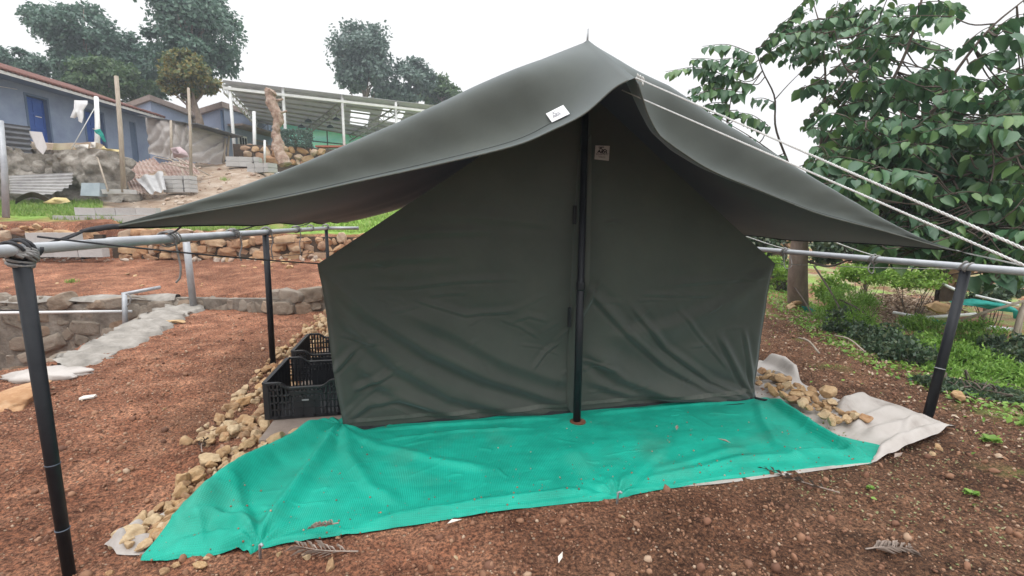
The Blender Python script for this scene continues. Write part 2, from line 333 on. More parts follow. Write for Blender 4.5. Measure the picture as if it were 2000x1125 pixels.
# ------------------------------------------------------------------ terrain
W1 = [(-30, 8.95), (-9, 8.85), (-6.3, 8.85), (-4.2, 8.75), (-3.4, 8.55), (-2.8, 8.3), (-1.9, 7.8), (-1.5, 8.0), (0.5, 8.4), (40, 9)]
W2 = [(-30, 16.5), (-9.3, 13.0), (-5.9, 12.3), (-2.3, 11.6), (3, 11.2), (40, 11)]
BANK = [(9, 13), (6.9, 8.3), (5.9, 6.7), (5.2, 5.3), (4.6, 3.9), (4.35, 2.9), (4.25, 2.2), (4.3, 0), (4.6, -3)]
PIT = [(-3.62, 5.35), (-4.1, 8.8), (-30, 9.0), (-30, 3.0), (-5.2, 4.6), (-4.2, 4.9)]
def hz(x, y, fine=True):
    x = np.asarray(x, float); y = np.asarray(y, float)
    u = x * CY - y * SY; v = x * SY + y * CY; r = u / np.maximum(v, 0.5)
    w1 = np.interp(x, [p[0] for p in W1], [p[1] for p in W1]); w2 = np.interp(x, [p[0] for p in W2], [p[1] for p in W2])
    s1 = sstep(-0.03, 0.03, y - w1); s2 = sstep(0.0, 0.12, y - w2)
    t1 = np.clip((y - w1) / np.maximum(w2 - w1, 1), 0, 1)
    lawn = 1.10 + np.clip(v - 12.2, 0, None) * 0.135
    lawn = np.minimum(lawn, 1.10 + 7.8 * 0.135 + np.clip(v - 20, 0, None) * 0.30); lawn = np.minimum(lawn, 4.2)
    ramp = 1.15 + np.clip((v - 13.0) / 8.5, 0, 1) * 2.75
    hb = np.where(v > 15.6, 3.75, 1.35 + np.clip(v - 12.2, 0, 3.4) * 0.2)
    hb = np.where(v > 15.6, 3.75 + np.clip((v - 15.6) / 3, 0, 1) * 0.45, hb)
    a = sstep(-0.83, -0.78, r); b = sstep(-0.52, -0.42, r)
    up = hb * (1 - a) + (ramp * (1 - b) + lawn * b) * a
    left = 0.0 * (1 - s1) + (0.19 + 0.05 * sstep(-4, -2, x) + 0.36 * t1) * s1
    left = left * (1 - s2) + up * s2
    # right-hand bank
    bx = np.interp(y, [p[1] for p in BANK][::-1], [p[0] for p in BANK][::-1])
    drop = sstep(0.0, 2.6, x - bx) * 0.75 + np.clip(x - bx, 0, 3) * 0.05
    wl = sstep(5.2, 2.4, x - 0.12 * np.clip(y - 8, 0, 30))
    z = left * wl * sstep(0, .01, wl) - drop
    z = z + (1 - wl) * np.clip((v - 14) / 30, 0, 1) * 2.0
    pit = in_poly(x, y, PIT); z = np.where(pit & (y < w1 + 0.05), -1.05, z)
    n = fbm(x * 0.7, y * 0.7, 3, 3) * 0.05 * sstep(1.0, 4, np.abs(x - 1.1) + np.clip(y - 5, 0, 5))
    n = n + fbm(x * 0.45 + 9, y * 0.45, 3, 5) * 0.16 * sstep(9, 14, v)
    z = z + n
    if fine:
        q = np.abs(x - 1.2) < 2.05; q = q & (y > 1.95) & (y < 6.5)
        z = z + (fbm(x * 7, y * 7, 4, 11) * 0.026 + np.maximum(fbm(x * 19, y * 19, 3, 17), 0) * 0.030) * np.where(q, 0.35, 1)
    return z
def T(px, py, dmin=0.8, dmax=70):
    """the point of the terrain seen at a pixel of the photograph"""
    d = ray(px, py); t = np.geomspace(dmin, dmax, 900); p = CAMP + t[:, None] * d
    b = np.nonzero(p[:, 2] < hz(p[:, 0], p[:, 1], False))[0]
    return p[b[0]] if len(b) else p[-1]
def onz(x, y): return float(hz(np.array([x]), np.array([y]), False)[0])

def axis(fine, lo, hi, grow=1.07, mx=6):
    a, b, s = fine; c = list(np.arange(a, b, s)); st = s
    while c[-1] < hi: st = min(st * grow, mx); c.append(c[-1] + st)
    st = s; pre = [a]
    while pre[-1] > lo: st = min(st * grow, mx); pre.append(pre[-1] - st)
    return np.array(pre[:0:-1] + c)
gx = axis((-4.2, 5.2, 0.025), -160, 160, 1.035); gy = axis((0.7, 6.0, 0.025), -30, 200, 1.02)
GX, GY = np.meshgrid(gx, gy); GZ = hz(GX, GY)
nx, ny = len(gx), len(gy)
idx = np.arange(nx * ny).reshape(ny, nx)
Fg = np.stack([idx[:-1, :-1], idx[:-1, 1:], idx[1:, 1:], idx[1:, :-1]], -1).reshape(-1, 4)
ground_me_V = np.stack([GX, GY, GZ], -1).reshape(-1, 3)

def ground_material():
    m = bpy.data.materials.new("soil"); m.use_nodes = True; t = m.node_tree; N = t.nodes; L = t.links; b = N['Principled BSDF']
    b.inputs['Roughness'].default_value = 0.95; b.inputs['Specular IOR Level'].default_value = 0.15
    co = N.new("ShaderNodeTexCoord").outputs['Object']
    def noise(s, d=8, r=0.65):
        n = N.new("ShaderNodeTexNoise"); n.inputs['Scale'].default_value = s; n.inputs['Detail'].default_value = d; n.inputs['Roughness'].default_value = r; L.new(co, n.inputs['Vector']); return n.outputs['Fac']
    def ramp(src, *st):
        c = N.new("ShaderNodeValToRGB"); el = c.color_ramp.elements; el[0].position, el[0].color = st[0][0], (*st[0][1], 1); el[1].position, el[1].color = st[-1][0], (*st[-1][1], 1)
        for p, q in st[1:-1]: x = el.new(p); x.color = (*q, 1)
        L.new(src, c.inputs[0]); return c.outputs[0]
    def mix(f, a, c, mode='MIX'):
        n = N.new("ShaderNodeMixRGB"); n.blend_type = mode
        for s, i in ((f, 0), (a, 1), (c, 2)):
            if isinstance(s, (int, float)): n.inputs[i].default_value = s
            elif isinstance(s, tuple): n.inputs[i].default_value = (*s, 1)
            else: L.new(s, n.inputs[i])
        return n.outputs[0]
    red = ramp(noise(3.2), (0.32, (0.125, 0.054, 0.033)), (0.5, (0.225, 0.104, 0.064)), (0.68, (0.33, 0.173, 0.11)))
    brown = ramp(noise(4.5), (0.32, (0.065, 0.035, 0.022)), (0.5, (0.115, 0.062, 0.039)), (0.7, (0.19, 0.108, 0.068)))
    at = N.new("ShaderNodeVertexColor"); at.layer_name = "zone"; sx = N.new("ShaderNodeSeparateColor"); L.new(at.outputs[0], sx.inputs[0])
    base = mix(sx.outputs['Blue'], red, brown)
    grains = ramp(noise(55, 4, 0.8), (0.40, (0.32, 0.30, 0.30)), (0.5, (1, 1, 1)), (0.62, (2.2, 2.0, 1.75)))
    base = mix(0.85, base, grains, 'MULTIPLY')
    base = mix(0.8, base, ramp(noise(0.9, 5, 0.6), (0.34, (0.62, 0.58, 0.56)), (0.5, (1, 1, 1)), (0.66, (1.35, 1.32, 1.3))), 'MULTIPLY')
    v = N.new("ShaderNodeTexVoronoi"); v.inputs['Scale'].default_value = 46; v.inputs['Randomness'].default_value = 1; L.new(co, v.inputs['Vector'])
    sc_ = N.new("ShaderNodeSeparateColor"); L.new(v.outputs['Color'], sc_.inputs[0])
    pick = ramp(sc_.outputs['Red'], (0.84, (0, 0, 0)), (0.88, (1, 1, 1))); disc = ramp(v.outputs['Distance'], (0.28, (1, 1, 1)), (0.40, (0, 0, 0)))
    peb = mix(1.0, pick, disc, 'MULTIPLY')
    pcol = ramp(sc_.outputs['Green'], (0, (0.20, 0.09, 0.05)), (0.6, (0.30, 0.18, 0.11)), (1, (0.45, 0.34, 0.25)))
    base = mix(peb, base, pcol)
    dirt = ramp(noise(1.7), (0.3, (0.20, 0.13, 0.085)), (0.5, (0.33, 0.25, 0.185)), (0.7, (0.46, 0.38, 0.31)))
    base = mix(sx.outputs['Green'], base, dirt)
    grass = ramp(noise(6), (0.3, (0.11, 0.18, 0.03)), (0.5, (0.19, 0.31, 0.06)), (0.72, (0.30, 0.42, 0.11)))
    base = mix(sx.outputs['Red'], base, grass)
    L.new(base, b.inputs['Base Color'])
    add = N.new("ShaderNodeMath"); add.operation = 'MULTIPLY_ADD'; add.inputs[1].default_value = 0.6
    L.new(peb, add.inputs[0]); L.new(noise(70, 6, 0.8), add.inputs[2])
    bp = N.new("ShaderNodeBump"); bp.inputs['Strength'].default_value = 1.0; bp.inputs['Distance'].default_value = 0.016; L.new(add.outputs[0], bp.inputs['Height']); L.new(bp.outputs[0], b.inputs['Normal'])
    return m
ground = obj("ground", (ground_me_V, Fg), ground_material(), smooth_shade=True, origin=(0, 0, 0), kind='structure', label="bare red-brown soil with stepped terraces, lawn and sunken pit", cat="ground")
fx, fy = GX.ravel(), GY.ravel(); fu = fx * CY - fy * SY; fv = fx * SY + fy * CY; fr = fu / np.maximum(fv, .5)
fw2 = np.interp(fx, [p[0] for p in W2], [p[1] for p in W2]); fbx = np.interp(fy, [p[1] for p in BANK][::-1], [p[0] for p in BANK][::-1])
nzz = fbm(fx * 1.3, fy * 1.3, 4, 21)
above = sstep(0.1, 0.5, fy - fw2)
grassm = above * np.clip(sstep(-0.50, -0.42, fr) + sstep(-0.83, -0.86, fr) * sstep(15.8, 15.3, fv) + sstep(13.6, 12.9, fv + nzz), 0, 1) * np.where(fr < -.5, sstep(1.3, 1.9, fy - fw2 + nzz), 1)
grassm = grassm * sstep(5.5, 3.5, fx) + sstep(0.6, 1.4, fx - fbx + nzz * 0.8) * sstep(0.0, 0.4, nzz + 0.1) * 0.6
grassm = grassm + sstep(-0.9, 0.5, fx - fbx + nzz * 1.5) * sstep(0.05, 0.3, fbm(fx * 5, fy * 5, 3, 33)) * 0.7
dirtm = above * (1 - np.clip(grassm, 0, 1)) * sstep(13, 14.5, fv) * sstep(5, 3, fx) + sstep(0, 1, fx - fbx) * sstep(9, 13, fv) * sstep(-0.2, 0.2, nzz)
damp = sstep(-0.3, 1.8, fx * 0.9 - 0.2 * fy + 0.4 + nzz * 0.9) + 0.55 * sstep(0.5, 0.1, np.abs(fx + 1.55 + nzz * 0.3)) * sstep(3.0, 3.6, fy) * sstep(7, 5, fy)
zone = np.stack([np.clip(grassm, 0, 1), np.clip(dirtm, 0, 1), np.clip(damp, 0, 1) * sstep(8, 6, fy), np.ones_like(fx)], 1)
ca = ground.data.color_attributes.new("zone", 'FLOAT_COLOR', 'POINT'); ca.data.foreach_set("color", zone.astype(np.float32).ravel())

# ------------------------------------------------------------------ gravel, clods, grass (uncountable)
def pebbles(n, xr, yr, smin, smax, reject=None):
    x = rng.uniform(*xr, n); y = rng.uniform(*yr, n)
    keep = np.ones(n, bool) if reject is None else ~reject(x, y)
    x, y = x[keep], y[keep]; n = len(x); s = smin * (smax / smin) ** (rng.random(n) ** 2.2); z = hz(x, y)
    M3 = frames(rand_dirs(n), rand_dirs(n)) * (s[:, None] * rng.uniform(0.6, 1.2, (n, 3)))[:, None, :]
    out = []
    for k in range(6):
        m = np.arange(n) % 6 == k; out.append((np.stack([x, y, z + s * 0.25], 1)[m], M3[m], ROCKS1[k] if smax > 0.012 else (icos(0)[0], icos(0)[1])))
    Vs, Fs, c = [], [], 0
    for p, mm, (tv, tf) in out:
        V, F = scatter(tv, tf, p, mm); Vs.append(V); Fs.append(F + c); c += len(V)
    return np.vstack(Vs), np.vstack(Fs)
NET_FRONT = [G(*p) for p in [(275, 1097), (330, 1098), (400, 1088), (468, 1078), (490, 1082), (507, 1072), (600, 1060), (700, 1045), (850, 1022), (1000, 998), (1100, 986), (1205, 973), (1300, 957), (1400, 941), (1500, 928), (1600, 915), (1700, 906)]]
NET_LEFT = [G(*p) for p in [(275, 1097), (330, 1050), (400, 985), (440, 948), (470, 910), (500, 888), (550, 868), (600, 848), (640, 836), (655, 833)]]
NET_RIGHT = [G(*p) for p in [(1700, 906), (1712, 893), (1726, 875), (1680, 865), (1625, 852), (1560, 810), (1500, 780)]]
NET_BACK = [np.array([-0.56, 3.27, 0]), np.array([0.2, 3.26, 0]), np.array([1.1, 3.26, 0]), np.array([2.0, 3.26, 0]), NET_RIGHT[-1]]
NETPOLY = [p[:2] for p in NET_FRONT + NET_RIGHT + NET_BACK[::-1] + NET_LEFT[::-1]]
def on_sheet(x, y): return in_poly(x, y, NETPOLY) | ((x > -0.5) & (x < 2.6) & (y > 3.15) & (y < 6.5)) | in_poly(x, y, PIT)
V1, F1 = pebbles(65000, (-4.5, 5.2), (0.9, 5.5), 0.002, 0.010, on_sheet)
V2, F2 = pebbles(7000, (-4.5, 5.2), (1.0, 7.9), 0.006, 0.024, on_sheet)
M['pebble'] = mat('pebbles', [(0.22, 0.12, 0.08), (0.36, 0.24, 0.16)], 0.9, 20, random_by='island', rcols=[(0.10, 0.045, 0.03), (0.20, 0.09, 0.055), (0.30, 0.155, 0.09), (0.17, 0.08, 0.048), (0.24, 0.12, 0.07), (0.32, 0.18, 0.11), (0.46, 0.34, 0.24)], rmix=0.85)
obj("gravel", (np.vstack([V1, V2]), np.vstack([F1, F2 + len(V1)])), M['pebble'], origin=(0, 0, 0), kind='stuff', label="small brown pebbles and clods strewn over the red soil", cat="gravel")

BL_V = [(-0.5, 0, 0), (0.5, 0, 0), (0.35, 0.5, 0.1), (-0.35, 0.5, 0.1), (0, 1, 0.3)]
BL_F3 = [(0, 1, 2), (0, 2, 3), (3, 2, 4)]
def blades(pts, hmin, hmax, wd):
    n = len(pts); d = np.stack([rng.normal(0, 0.35, n), rng.normal(0, 0.35, n), np.ones(n)], 1)
    nn = np.stack([np.cos(t := rng.uniform(0, 6.28, n)), np.sin(t), np.zeros(n)], 1); h = rng.uniform(hmin, hmax, n)
    return scatter(BL_V, BL_F3, pts, frames(d, nn) * np.stack([wd * np.ones(n), h, h], 1)[:, None, :])
M['grass'] = leaf_mat('grass_blade', [(0.15, 0.27, 0.04), (0.23, 0.38, 0.07), (0.33, 0.46, 0.12), (0.42, 0.46, 0.17)], 0.3)
def lawn_pts(n, ulo, uhi, vlo, vhi):
    v = np.sqrt(rng.uniform(vlo ** 2, vhi ** 2, n)); r = rng.uniform(ulo, uhi, n); u = r * v
    x = u * CY + v * SY; y = -u * SY + v * CY
    k = y > np.interp(x, [p[0] for p in W2], [p[1] for p in W2]) + 0.1
    x, y, v = x[k], y[k], v[k]
    return np.stack([x, y, hz(x, y) - 0.01], 1)
pl = np.vstack([lawn_pts(26000, -0.47, 0.05, 12.0, 23), lawn_pts(9000, -1.15, -0.84, 13.0, 15.4), lawn_pts(5000, -0.95, -0.5, 12.6, 13.4)])
obj("lawn_grass", blades(pl, 0.05, 0.16, 0.03), M['grass'], origin=(0, 0, 0), kind='stuff', label="bright green grass on the upper terrace behind the stone wall", cat="grass")
# ------------------------------------------------------------------ the tent
XC, YT, YB = 1.10, 3.20, 7.0           # centre line, front wall, back wall
tent = thing("ridge_tent", "dark olive canvas ridge tent with a wide overhanging fly sheet and a closed front", "tent", (XC, YT, 0))
def W(px, py): p = YP(px, py, YT); return (p[0], p[2])
# front wall: a grid between its two side edges, from the ground up to the gable
ZE_L, ZE_R = 1.13, 1.075
EDGE_L = np.array([(W(672, 847)[0], 0.005), W(663, 800), W(655, 760), W(645, 690), W(636, 610), W(622, 515)])
EDGE_R = np.array([(W(1478, 783)[0], 0.005), W(1483, 725), W(1490, 660), W(1500, 590), W(1510, 515)])
APEX = np.array([XC, 2.26])
FOLDS = [  # pixel polylines on the wall, width (m), height (m)
    ([(625, 520), (725, 610), (840, 685), (950, 735), (1050, 765), (1118, 788)], 0.055, 0.024),
    ([(640, 560), (700, 640), (780, 715), (880, 770), (1000, 800), (1110, 806)], 0.05, 0.018),
    ([(765, 595), (880, 645), (980, 700), (1075, 735), (1118, 745)], 0.06, 0.020),
    ([(690, 700), (760, 760), (850, 800), (950, 818)], 0.04, 0.010),
    ([(700, 560), (800, 560), (900, 548), (1010, 545)], 0.014, 0.004),
    ([(810, 585), (910, 615), (1010, 607)], 0.013, 0.005),
    ([(690, 762), (730, 745), (768, 730)], 0.014, 0.008), ([(650, 730), (672, 705), (692, 682)], 0.014, 0.009),
    ([(680, 820), (720, 790), (780, 780), (860, 800)], 0.02, 0.008),
    ([(800, 430), (900, 425), (1000, 430), (1080, 440)], 0.03, 0.005), ([(700, 480), (820, 455), (960, 450)], 0.025, 0.006),
    ([(640, 520), (760, 505), (900, 500)], 0.03, 0.007),
    ([(1120, 640), (1155, 575), (1225, 650), (1300, 715), (1380, 760), (1470, 780)], 0.022, 0.010),
    ([(1225, 590), (1300, 680), (1390, 745), (1472, 780)], 0.016, 0.009),
    ([(1140, 680), (1210, 735), (1300, 768), (1400, 778), (1470, 781)], 0.045, 0.022),
    ([(1140, 740), (1230, 768), (1330, 780), (1440, 785)], 0.035, 0.012),
    ([(1400, 650), (1440, 725), (1474, 780)], 0.018, 0.010), ([(1450, 640), (1475, 775)], 0.014, 0.008),
    ([(1320, 600), (1370, 660), (1420, 720)], 0.012, 0.005), ([(1250, 575), (1390, 578)], 0.012, 0.004), ([(1300, 555), (1500, 540)], 0.02, 0.005),
    ([(1505, 520), (1420, 590), (1300, 640), (1180, 660)], 0.05, 0.010),
    ([(1200, 720), (1150, 705), (1120, 700)], 0.012, 0.005), ([(1040, 720), (1065, 690), (1090, 670)], 0.010, 0.006),
]
FW_ = [([W(*p) for p in pl_], wd_, hh_ * 2.0) for pl_, wd_, hh_ in FOLDS]
crr = np.random.default_rng(5)
for _ in range(46):   # small sharp creases
    cx_, cz_ = crr.uniform(-.4, 2.5), crr.uniform(.05, 1.5) * crr.uniform(.4, 1); L__ = crr.uniform(.08, .38); an_ = crr.uniform(-.9, .9) if cz_ < .8 else crr.uniform(-.35, .35)
    FW_.append(([(cx_ - L__ * math.cos(an_) / 2, cz_ - L__ * math.sin(an_) / 2), (cx_, cz_ + crr.normal(0, .015)), (cx_ + L__ * math.cos(an_) / 2, cz_ + L__ * math.sin(an_) / 2)], crr.uniform(.007, .014), crr.uniform(.002, .006)))
def wall_y(x, z):
    y = YT - 0.045 * np.clip(z / 1.9, 0, 1.3) + 0 * x
    for pts, wd_, hh_ in FW_:
        d, s, a = poly_dist(x, z, pts)
        ww = np.where(s > 0, wd_ * 1.5, wd_ * 0.75)
        y = y - hh_ * np.exp(-(d / ww) ** 2) * np.clip(np.minimum(a, 1 - a) * 6 + 0.15, 0, 1) + 0.5 * hh_ * np.exp(-((d - 2.2 * ww) / ww) ** 2) * np.clip(np.minimum(a, 1 - a) * 6, 0, 1)
    y = y - 0.012 * fbm(x * 1.6, z * 1.6, 3, 61) - 0.004 * fbm(x * 6, z * 6, 3, 62)
    return y
n = 330; hh = np.linspace(0, 1, n); P = np.zeros((n, 420, 3))
for i, h in enumerate(hh):
    z = 0.005 + h * 2.255
    def edge(E, zz, ze): 
        return np.interp(zz, E[:, 1], E[:, 0]) if zz <= E[-1, 1] else E[-1, 0] + (APEX[0] - E[-1, 0]) * (zz - E[-1, 1]) / (APEX[1] - E[-1, 1])
    xl, xr = edge(EDGE_L, z, ZE_L), edge(EDGE_R, z, ZE_R); a = np.linspace(0, 1, 420); x = xl + (xr - xl) * a
    zz = z + 0 * x
    if i == 0: zz = zz + 0.004 * np.sin(x * 9)
    yy = wall_y(x, zz)
    yy = yy + 0.03 * np.exp(-(np.minimum(a, 1 - a) * (xr - xl) / 0.03) ** 2) * float(sstep(1.12, .95, z))      # the cloth turns round the corner
    P[i] = np.stack([x, yy, zz], 1)
obj("front_wall", MB().grid(P), M['canvas'], tent, True)
# hem stitched along the foot of the wall
hm = np.stack([P[9, 5:-5], P[13, 5:-5]]); hm[:, :, 1] -= 0.006
obj("hem", MB().grid(hm), M['canvas_hem'], tent, True)
ft = P[0, :, :].copy(); sod = np.stack([ft + [0, 0.0, 0.03], ft + [0, -0.012, 0.006], ft + [0, -0.05, 0.008]]); sod[2, :, 1] += 0.012 * np.sin(ft[:, 0] * 7)
obj("mud_flap", MB().grid(sod), M['canvas_dark'], tent, True)
# side walls, back wall and the inner roof
def side(E, name):
    m = 40; yb = np.linspace(YT + 0.05, YB, 60); G_ = np.zeros((len(E) * 6, 60, 3)); E2 = resample(E, len(E) * 6)
    for i, (x, z) in enumerate(E2):
        G_[i] = np.stack([x + 0.02 * np.sin(yb * 2.1 + z * 3) * (z < 1.1) * (0 if x > 1 else 1) * (z / 1.2), yb, np.full(60, z)], 1)
    obj(name, MB().grid(G_), M['canvas'], tent, True)
side(EDGE_L, "side_wall"); side(EDGE_R, "side_wall")
for E in (EDGE_L, EDGE_R):
    e_ = E[-1]; tt = np.linspace(0, 1, 12); yb = np.linspace(YT - 0.03, YB, 30)
    g = np.array([[(e_[0] + (APEX[0] - e_[0]) * t, y, e_[1] + (APEX[1] - e_[1]) * t - 0.03 * math.sin(math.pi * t)) for y in yb] for t in tt])
    obj("inner_roof", MB().grid(g), M['canvas'], tent, True)
bw = MB(); bw.add([(EDGE_L[0][0], YB, 0), (EDGE_R[0][0], YB, 0), (EDGE_R[-1][0], YB, ZE_R), (APEX[0], YB, APEX[1]), (EDGE_L[-1][0], YB, ZE_L)], [(0, 1, 2, 3, 4)])
obj("back_wall", bw, M['canvas'], tent)
# overlapping door flap with its edge and two dark toggle tabs
def flap_strip(ptsL, ptsR, lift):
    L_ = smooth([W(*p) for p in ptsL], 60); R_ = smooth([W(*p) for p in ptsR], 60); g = np.zeros((60, 6, 3))
    for j in range(6):
        q = L_ + (R_ - L_) * j / 5; g[:, j, 0] = q[:, 0]; g[:, j, 2] = q[:, 1]; yw_ = wall_y(q[:, 0], q[:, 1]) - lift * (1 if 0 < j < 5 else 0.35); yp_ = 3.03 + 0.07 * q[:, 1] / 2.5 - 0.031; g[:, j, 1] = yw_ + (np.minimum(yw_, yp_) - yw_) * sstep(.75, 1.0, q[:, 1]) * (j / 5) ** .6
    return MB().grid(g)
obj("door_flap", flap_strip([(1124, 300), (1120, 400), (1112, 560), (1107, 700), (1104, 790)], [(1140, 270), (1139, 400), (1134, 560), (1126, 700), (1122, 815)], 0.018), M['canvas'], tent, True)
for (a_, b_) in (((1117, 402), (1116, 438)), ((1108.5, 598), (1107.5, 636))):
    p, q = W(*a_), W(*b_); y0 = float(wall_y(np.array([p[0]]), np.array([p[1]]))[0]) - 0.025
    obj("door_toggle", MB().bar((p[0], y0, p[1]), (q[0], y0, q[1]), 0.016, 0.02), M['canvas_dark'], tent)
p = W(1128, 830)
# pole: leans back behind the cloth near the top, spike above the ridge
pb, pt = np.array([1.058, 3.03, 0.02]), YP(1147, 84, 3.10)
pole = MB().tube([pb, pb + (pt - pb) * 0.375, pb + (pt - pb) * 0.376, pt], [0.0265, 0.0265, 0.0235, 0.0235], 20)
obj("tent_pole", pole, M['black_paint'], tent, True)
obj("pole_collar", MB().tube([pb + (pt - pb) * t for t in (0.365, 0.37, 0.385, 0.39)], [0.027, 0.029, 0.029, 0.027], 20), M['black_paint'], tent, True)
obj("pole_spike", MB().tube([pt, pt + [0.004, 0.0, 0.085]], [0.007, 0.006], 8), M['grey_pipe'], tent, True)
obj("base_plate", MB().tube([(1.062, 3.02, 0.012), (1.062, 3.02, 0.024)], 0.055, 24), M['rust'], tent)

# fly sheet ------------------------------------------------
Ptop = YP(1148, 79, 3.10) + [0, 0, .004]
Fap = XP(1240, 152, XC + 0.005)
CR_L = [(1148, 80), (1030, 127), (920, 174), (810, 226), (700, 273), (590, 320), (480, 361), (370, 397), (260, 430), (196, 446)]
CR_R = [(1149, 80), (1195, 112), (1240, 143), (1290, 172), (1330, 196), (1400, 240), (1480, 286), (1600, 357), (1720, 426), (1800, 466), (1868, 489)]
ED_L = [(1238, 152), (1200, 172), (1142, 222), (1080, 254), (1005, 285), (865, 319), (700, 355), (546, 388), (370, 418), (205, 446), (196, 447)]
ED_R = [(1242, 153), (1246, 165), (1255, 192), (1265, 222), (1282, 255), (1300, 274), (1384, 330), (1488, 374), (1600, 418), (1720, 450), (1832, 482), (1868, 490)]
NT, NF, NB = 90, 18, 44
def lift_edge(px, y0, y1, sag, power=1.0):
    pts = smooth(px, 300); d = np.r_[0, np.cumsum(np.hypot(*np.diff(pts, axis=0).T))]; t = d / d[-1]
    q = np.array([YP(a, b, y0 + (y1 - y0) * tt ** power + sag * math.sin(math.pi * tt)) for (a, b), tt in zip(pts, t)])
    return resample(q, NT)
def fly_half(crest_px, edge_px, ytip, xe, ze, yc0=YT):
    C_ = lift_edge(crest_px, Ptop[1], ytip, -0.02, 1.25); C_[0] = Ptop
    E_ = lift_edge(edge_px, Fap[1], ytip, 0.13); E_[0] = Fap
    # the tangent at the crest runs along the roof; the flap then dips and flares at its hem
    rows = []
    for j in range(NF, 0, -1):
        s = j / NF; f = E_ - C_; hx, fy_, dz = f[:, 0:1], f[:, 1:2], f[:, 2:3]
        a1, a2, a3 = 3 * (1 - s) ** 2 * s, 3 * (1 - s) * s * s, s ** 3
        tt = np.linspace(0, 1, NT)[:, None]; k = np.clip(tt * 5, 0, 1)
        bx = C_[:, 0:1] + hx * (a1 * 0.30 + a2 * 0.70 + a3)
        wr_ = (0.010 * fbm(tt * 5 + 3 * s, s * 1.4 + tt * 14, 4, 88) + 0.006 * np.abs(fbm(tt * 3 - s * 1.2, tt * 26 + s * 3, 3, 89))) * min(1, (1 - s) * 8 + .3) * np.clip(tt * 6, 0, 1) * np.clip((1 - tt) * 8, 0, 1)
        by = C_[:, 1:2] - wr_ + fy_ * (a1 * (0.33 + 0.56 * k) + a2 * (0.66 - 0.52 * k) + a3)
        bz = C_[:, 2:3] + dz * (a1 * (0.33 - 0.31 * k) + a2 * (0.66 + 0.31 * k) + a3)
        rows.append(np.hstack([bx, by, bz]))
    rows.append(C_)
    tt = np.linspace(0, 1, NT)
    u_ = (C_[:, 0] - C_[0, 0]) / (C_[-1, 0] - C_[0, 0])
    bx = XC + (xe - XC) * u_; bz = Ptop[2] + (ze - Ptop[2]) * u_ - 0.29 * np.sin(np.pi * u_ ** .75)
    for i in range(1, NB + 1):
        s = i / NB; Y = C_[:, 1] + (YB + 0.6 - C_[:, 1]) * s; k = 1 - np.exp(-(Y - C_[:, 1]) / (0.55 + 0.25 * (1 - u_)))
        X = C_[:, 0] * (1 - k) + bx * k; Z = C_[:, 2] * (1 - k) + bz * k
        Z = Z + 0.012 * u_ * np.sin(Y * 6.0 + 3 * u_) * np.sin(np.pi * s) + 0.006 * fbm(X * 4, Y * 3, 3, 77)
        rows.append(np.stack([X, Y, Z], 1))
    return np.array(rows)
FL = fly_half(CR_L, ED_L, 2.45, -1.0, 1.375); FR_ = fly_half(CR_R, ED_R, 2.40, 3.02, 1.25)
fm = MB(); fm.grid(np.concatenate([FL[:, ::-1], FR_[:, 1:]], 1))
fly = obj("fly_sheet", fm, M['canvas'], tent, True)
# rolled hem along the front edges
for H_ in (FL[0], FR_[0]):
    obj("fly_hem", MB().tube(H_[1:], 0.0045, 6), M['canvas_hem'], fly, True)
for H_ in (FL[NF:, -1], FR_[NF:, -1]):
    obj("eave_hem", MB().tube(H_, 0.006, 6), M['canvas_dark'], fly, True)
for H_ in (FL, FR_):
    obj("hem_stitching", MB().tube(H_[3][14:] + [0, -.002, .002], 0.0011, 5), M['canvas_dark'], fly, True)
# canvas patch sewn on the left slope, with its printed mark
def flat_on(px4, Yfn, lift):
    return [Yfn(*p) for p in px4]
def fly_point(px, py):
    best = None; d = ray(px, py); d = d / np.linalg.norm(d)
    P_ = FL[:NF + 1].reshape(-1, 3); v = P_ - CAMP; t = v @ d; e_ = np.linalg.norm(v - t[:, None] * d, axis=1); i = np.argsort(e_)[:6]
    return CAMP + d * (t[i].mean() - 0.012)
q = [fly_point(*p) for p in [(1066, 222), (1100, 205), (1113, 222), (1078, 239)]]
patch = obj("label_patch", MB().add(q, [(0, 1, 2, 3)]), M['white'], fly)
def mark(parent, q, strokes, m, lift, name="printed_mark"):
    """flat strokes in the unit square of a four-cornered patch (corners: top-left, top-right, bottom-right, bottom-left)"""
    q = np.array(q); nrm = np.cross(q[1] - q[0], q[3] - q[0]); nrm /= np.linalg.norm(nrm); nrm = nrm if nrm[1] < 0 else -nrm
    def at(u, v): return (q[0] * (1 - u) + q[1] * u) * (1 - v) + (q[3] * (1 - u) + q[2] * u) * v + nrm * lift
    mb = MB()
    for (x0, y0, x1, y1, wd_) in strokes:
        d = np.array([x1 - x0, y1 - y0]); d = d / (np.linalg.norm(d) + 1e-9) * wd_ / 2; o_ = np.array([-d[1], d[0]])
        mb.add([at(x0 - o_[0], y0 - o_[1]), at(x1 - o_[0], y1 - o_[1]), at(x1 + o_[0], y1 + o_[1]), at(x0 + o_[0], y0 + o_[1])], [(0, 1, 2, 3)])
    return obj(name, mb, m, parent)
LOGO = [(.22, .12, .60, .10, .06), (.40, .12, .36, .24, .07), (.25, .24, .45, .22, .06), (.45, .22, .52, .32, .07), (.52, .32, .66, .26, .06), (.66, .26, .78, .30, .06), (.78, .30, .76, .42, .07),
        (.76, .42, .60, .40, .06), (.60, .40, .58, .30, .06), (.18, .52, .28, .32, .07), (.28, .32, .38, .52, .08), (.20, .44, .38, .43, .06), (.44, .52, .46, .34, .07), (.46, .36, .56, .38, .06), (.56, .38, .48, .44, .06), (.48, .44, .60, .53, .07), (.66, .52, .68, .44, .07), (.80, .53, .79, .42, .07)]
